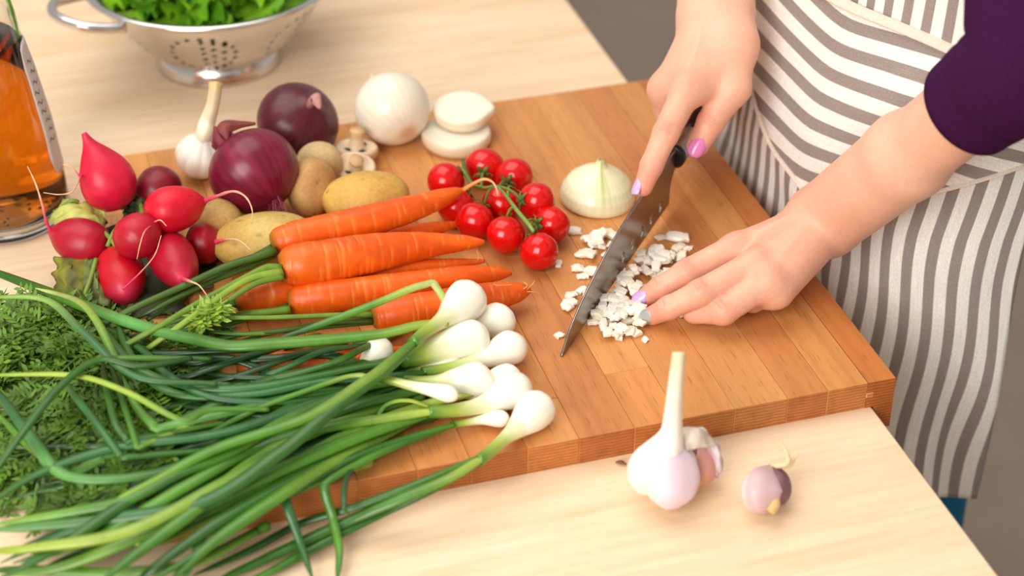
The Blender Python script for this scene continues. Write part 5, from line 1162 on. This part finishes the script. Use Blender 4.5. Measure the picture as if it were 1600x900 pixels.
# nails
def nail(tip, prev, nrm, ln, wd, mat, fwd=.25, rad=.0068):
    d = unit(tip-prev); n_ = unit(nrm-(np.array(nrm) @ d)*d); s_ = np.cross(d, n_); V = []
    for v in np.linspace(-1, 1, 15):
        row = []
        for u in np.linspace(-1, 1, 13):
            we = wd/2*(1-(.30 if v > 0 else .48)*max(0, abs(v)-.35)**2/.42)
            a = u*1.05; x = math.sin(a)/math.sin(1.05)*we; z = math.cos(a)*rad-rad
            row.append(tip+d*(fwd*ln+v*ln/2*(1-.16*u*u*(1 if v > 0 else .8)))+s_*x+n_*(rad+.0003+z*.8-.0012*max(0, v)**2))
        V.append(row)
    mb = MB(); grid(mb, np.array(V)); return solid(put('fingernail', mb, mat, person), .0006, 0)
nail(L['i3'], L['i2'], [-.22, -.5, .8], .0125, .0100, m_lilac)['label'] = 'lilac varnished fingernail of the left index finger'
nail(L['m3'], L['m2'], [-.30, -.6, .72], .0118, .0102, m_silver)['label'] = 'silver varnished fingernail of the left middle finger'
nail(R_['i3'], R_['i2'], unit(-RT*.75-FW*.45+UP*.40), .0125, .0095, m_lilac)['label'] = 'lilac varnished fingernail of the right index finger'
nail(R_['t3'], R_['t2'], unit(-FW*.95+RT*.05+UP*.1), .0150, .0122, m_pink, .12, .0088)['label'] = 'pink varnished thumbnail of the right hand'
# clothes under the apron
mb = MB(); stack(mb, [ell(z, ax, ay, 48) for z, ax, ay in ((-.06, .085, .128), (.05, .080, .122), (.2, .070, .118), (.32, .068, .135), (.45, .074, .16), (.52, .07, .12))], (1, 1, 1)); put('sweater', mb, m_purple, person)
def sleeve(a, pts, rad):
    mb = MB(); X = crom(pts, 60); tt = np.linspace(0, 1, 60); r = interp(rad, tt)
    sweep(mb, X, r, 48, cap=False, rfun=lambda t, h: 1+.022*np.sin(h*3+t*14)*smooth01(t*4)+.014*np.sin(h*5-t*30)*smooth01(t*3)-.035*np.exp(-((t-.085)/.006)**2))
    o = put('sleeve', mb, m_purple, person); return solid(o, .0025, -1)
cl = L['w']+fd*(float((L['cut']-L['w']) @ fd)+.022)
sleeve(None, [cl, lerp(cl, el_l, .5), el_l, lerp(el_l, sh_l, .15)+np.array([0, -.004, 0]), lerp(el_l, sh_l, .5), sh_l], [(0, .0318), (.03, .0324), (.12, .0362), (.3, .044), (.6, .054), (1, .064)])['label'] = 'dark purple left sleeve with a stitched cuff above the wrist'
cr = R_['w']+rd*.12
sleeve(None, [cr, lerp(cr, el_r, .5), el_r, lerp(el_r, sh_r, .15), lerp(el_r, sh_r, .5), sh_r], [(0, .0355), (.12, .0395), (.3, .046), (.6, .054), (1, .064)])
mb = MB(); stack(mb, [ell(z, ax, ay, 40) for z, ax, ay in ((-.20, .07, .128), (-.1, .082, .132), (.0, .080, .128), (.04, .078, .124))], (1, 1, 1))
for sg in (-1, 1):
    sweep(mb, crom([(BC[0], BC[1]+sg*.064, -.12), (BC[0]+.030, BC[1]+sg*.07, -.3), (BC[0]+.02, BC[1]+sg*.08, -.6), (BC[0], BC[1]+sg*.086, -.70)], 24), interp([(0, .064), (.4, .056), (.7, .048), (1, .045)], np.linspace(0, 1, 24)), 24)
put('trousers', mb, m_teal, person)
for sg in (-1, 1):
    mb = MB(); y = BC[1]+sg*.086
    sweep(mb, crom([(BC[0]+.06, y, -.715), (BC[0]+.0, y, -.70), (BC[0]-.09, y, -.72), (BC[0]-.16, y, -.728)], 20), interp([(0, .012), (.12, .036), (.5, .040), (.85, .034), (1, .010)], np.linspace(0, 1, 20)), 20, flat=np.linspace(.9, .62, 20)); put('shoe', mb, m_black, person)
# ---- apron
def apt(z):
    lean = .25*np.clip(z-.05, 0, .15)**1.2; dn = np.clip(-z, 0, 1)
    return np.array([(.180, .432), (.110, .432), (.056, .405), (.036+lean*.8, .345), (.031+lean, .270), (.044+lean, .190), (.075+lean*.6, .128), (.118, .098), (.160+.02*max(0, z), .093+.02*dn)])
NU, NZa = 150, 110
zs = np.linspace(.42, -.198, NZa); AP = np.zeros((NU, NZa, 3)); UU = np.zeros((NU, NZa))
for k, z in enumerate(zs):
    q = crom(np.c_[apt(z), np.zeros(9)], NU)[:, :2]; s = np.r_[0, np.cumsum(np.linalg.norm(np.diff(q, axis=0), axis=1))]
    tg = np.gradient(q, axis=0); tg /= np.linalg.norm(tg, axis=1)[:, None]; nn = np.stack([tg[:, 1], -tg[:, 0]], -1)
    nn = np.where((nn @ np.array([-1, 0]))[:, None]+(nn @ np.array([0, -.6]))[:, None] < 0, -nn, nn)
    lowr = smooth01((.02-z)/.16); up_ = smooth01((z-.03)/.1)
    w_ = lowr*(.0055*np.sin(s*52+z*9)+.003*np.sin(s*113+z*6+1))*smooth01((s-.12)/.12)+.0025*np.sin(s*23+z*31)*up_+.0035*np.exp(-((s-.33-(.03-z)*.9)/.02)**2)*np.exp(-((z-.02)/.06)**2)
    AP[:, k, :2] = q+nn*w_[:, None]; AP[:, k, 2] = z
    sh = np.interp(s, [0, .14, .26, .34, .46], [.50, .50, .10, .02, .02])
    UU[:, k] = np.where(s < .2, .2-(.2-s)*.70, .2+(s-.2)*1.18)-sh*z*(z < .06)-sh*.06*(z >= .06)+.0035*np.sin(z*34+s*14)*smooth01((.1-z)/.1)
def cloth(name, V, U, mat, th=.0016):
    mb = MB(); grid(mb, V); o = put(name, mb, mat, apron_parent); me = o.data
    uvl = me.uv_layers.new(name='UVMap'); vi = np.zeros(len(me.loops), np.int32); me.loops.foreach_get('vertex_index', vi)
    W2 = U.reshape(-1, 2); uvl.data.foreach_set('uv', W2[vi].ravel()); solid(o, th, 0); return o
apron_parent = person
apron = cloth('apron', AP, np.stack([UU/.0205, AP[..., 2]], -1), m_stripe); LOC[apron.name] = LOC[person.name]
apron['label'] = 'linen apron with grey and white stripes hanging below the table edge'
hemV = np.stack([AP[:, -1]+np.array([0, 0, dz]) for dz in (-.0002, .001, .002)], 1)
# pocket patch: pixel outline laid on the apron surface
flatA = AP.reshape(-1, 3); dA = flatA-CAM; zz = dA @ FW; pxA = np.stack([800+FPX*(dA @ RT)/zz, 450-FPX*(dA @ UP)/zz], -1)
nA = np.cross(np.gradient(AP, axis=0), np.gradient(AP, axis=1)); nA /= np.linalg.norm(nA, axis=2)[..., None]+1e-12
nA = np.where((nA @ FW)[..., None] > 0, -nA, nA).reshape(-1, 3)
def onA(px, py):
    d = ((pxA-np.array([px, py]))**2).sum(1); i = np.argsort(d)[:24]; i = i[zz[i] < zz[i].min()+.03][:4]
    wt = 1/(d[i]+1); wt /= wt.sum(); p = (flatA[i]*wt[:, None]).sum(0); n_ = unit((nA[i]*wt[:, None]).sum(0))
    r = FW+RT*(px-800)/FPX+UP*(450-py)/FPX; t = ((p-CAM) @ n_)/(r @ n_)
    return CAM+r*t, n_
top_ = crom([(1185, -66, 0), (1255, -38, 0), (1325, 0, 0), (1410, 38, 0), (1500, 80, 0), (1600, 135, 0), (1650, 165, 0)], 40)
bot_ = crom([(1262, 296, 0), (1300, 318, 0), (1350, 334, 0), (1400, 322, 0), (1450, 300, 0), (1550, 268, 0), (1640, 240, 0)], 40)
lef_ = crom([(1185, -66, 0), (1176, 60, 0), (1183, 140, 0), (1212, 225, 0), (1262, 296, 0)], 34)
rig_ = crom([(1650, 165, 0), (1648, 200, 0), (1640, 240, 0)], 34)
PV_ = np.zeros((40, 34, 3)); PU = np.zeros((40, 34, 2))
for i in range(40):
    for j in range(34):
        a, b_ = i/39, j/33
        q = (1-b_)*top_[i]+b_*bot_[i]+(1-a)*lef_[j]+a*rig_[j]-((1-a)*(1-b_)*top_[0]+a*(1-b_)*top_[-1]+(1-a)*b_*bot_[0]+a*b_*bot_[-1])
        p, n_ = onA(q[0], q[1])
        sag = .007*math.sin(a*PI)**.5*math.sin(min(1, b_*1.1)*PI)+.0035*math.sin(b_*9+a*7)*a*(1-a)*3
        PV_[i, j] = p+n_*(.0035+sag); x = q[0]-1315+.33*(q[1]-80)
        f_ = .51*x-.25*(math.sqrt(x*x+22**2)-22)
        PU[i, j] = ((q[1]-f_+14)/38.5, a*.3)
for _ in range(3):
    PV_[1:-1, 1:-1] = .5*PV_[1:-1, 1:-1]+.125*(PV_[:-2, 1:-1]+PV_[2:, 1:-1]+PV_[1:-1, :-2]+PV_[1:-1, 2:])
pk = cloth('pocket', PV_, PU, m_stripe, .0014)
pk.parent = apron; LOC[pk.name] = LOC[person.name]; pk['label'] = 'large front pocket with slanting stripes and a cream hem'
def hem(line, wd, off=.0016):
    mb = MB(); X = crom(line, 80); sweep(mb, X, wd, 12, flat=.28, up0=-FW); o = put('hem', mb, m_hem, pk); return o
hem([p-FW*.0020 for p in PV_[:, 0]-unit(UP)*.002], .0042); hem([p-FW*.0015 for p in PV_[0, :]], .0030); hem([p-FW*.0015 for p in PV_[:, -1]], .0024)
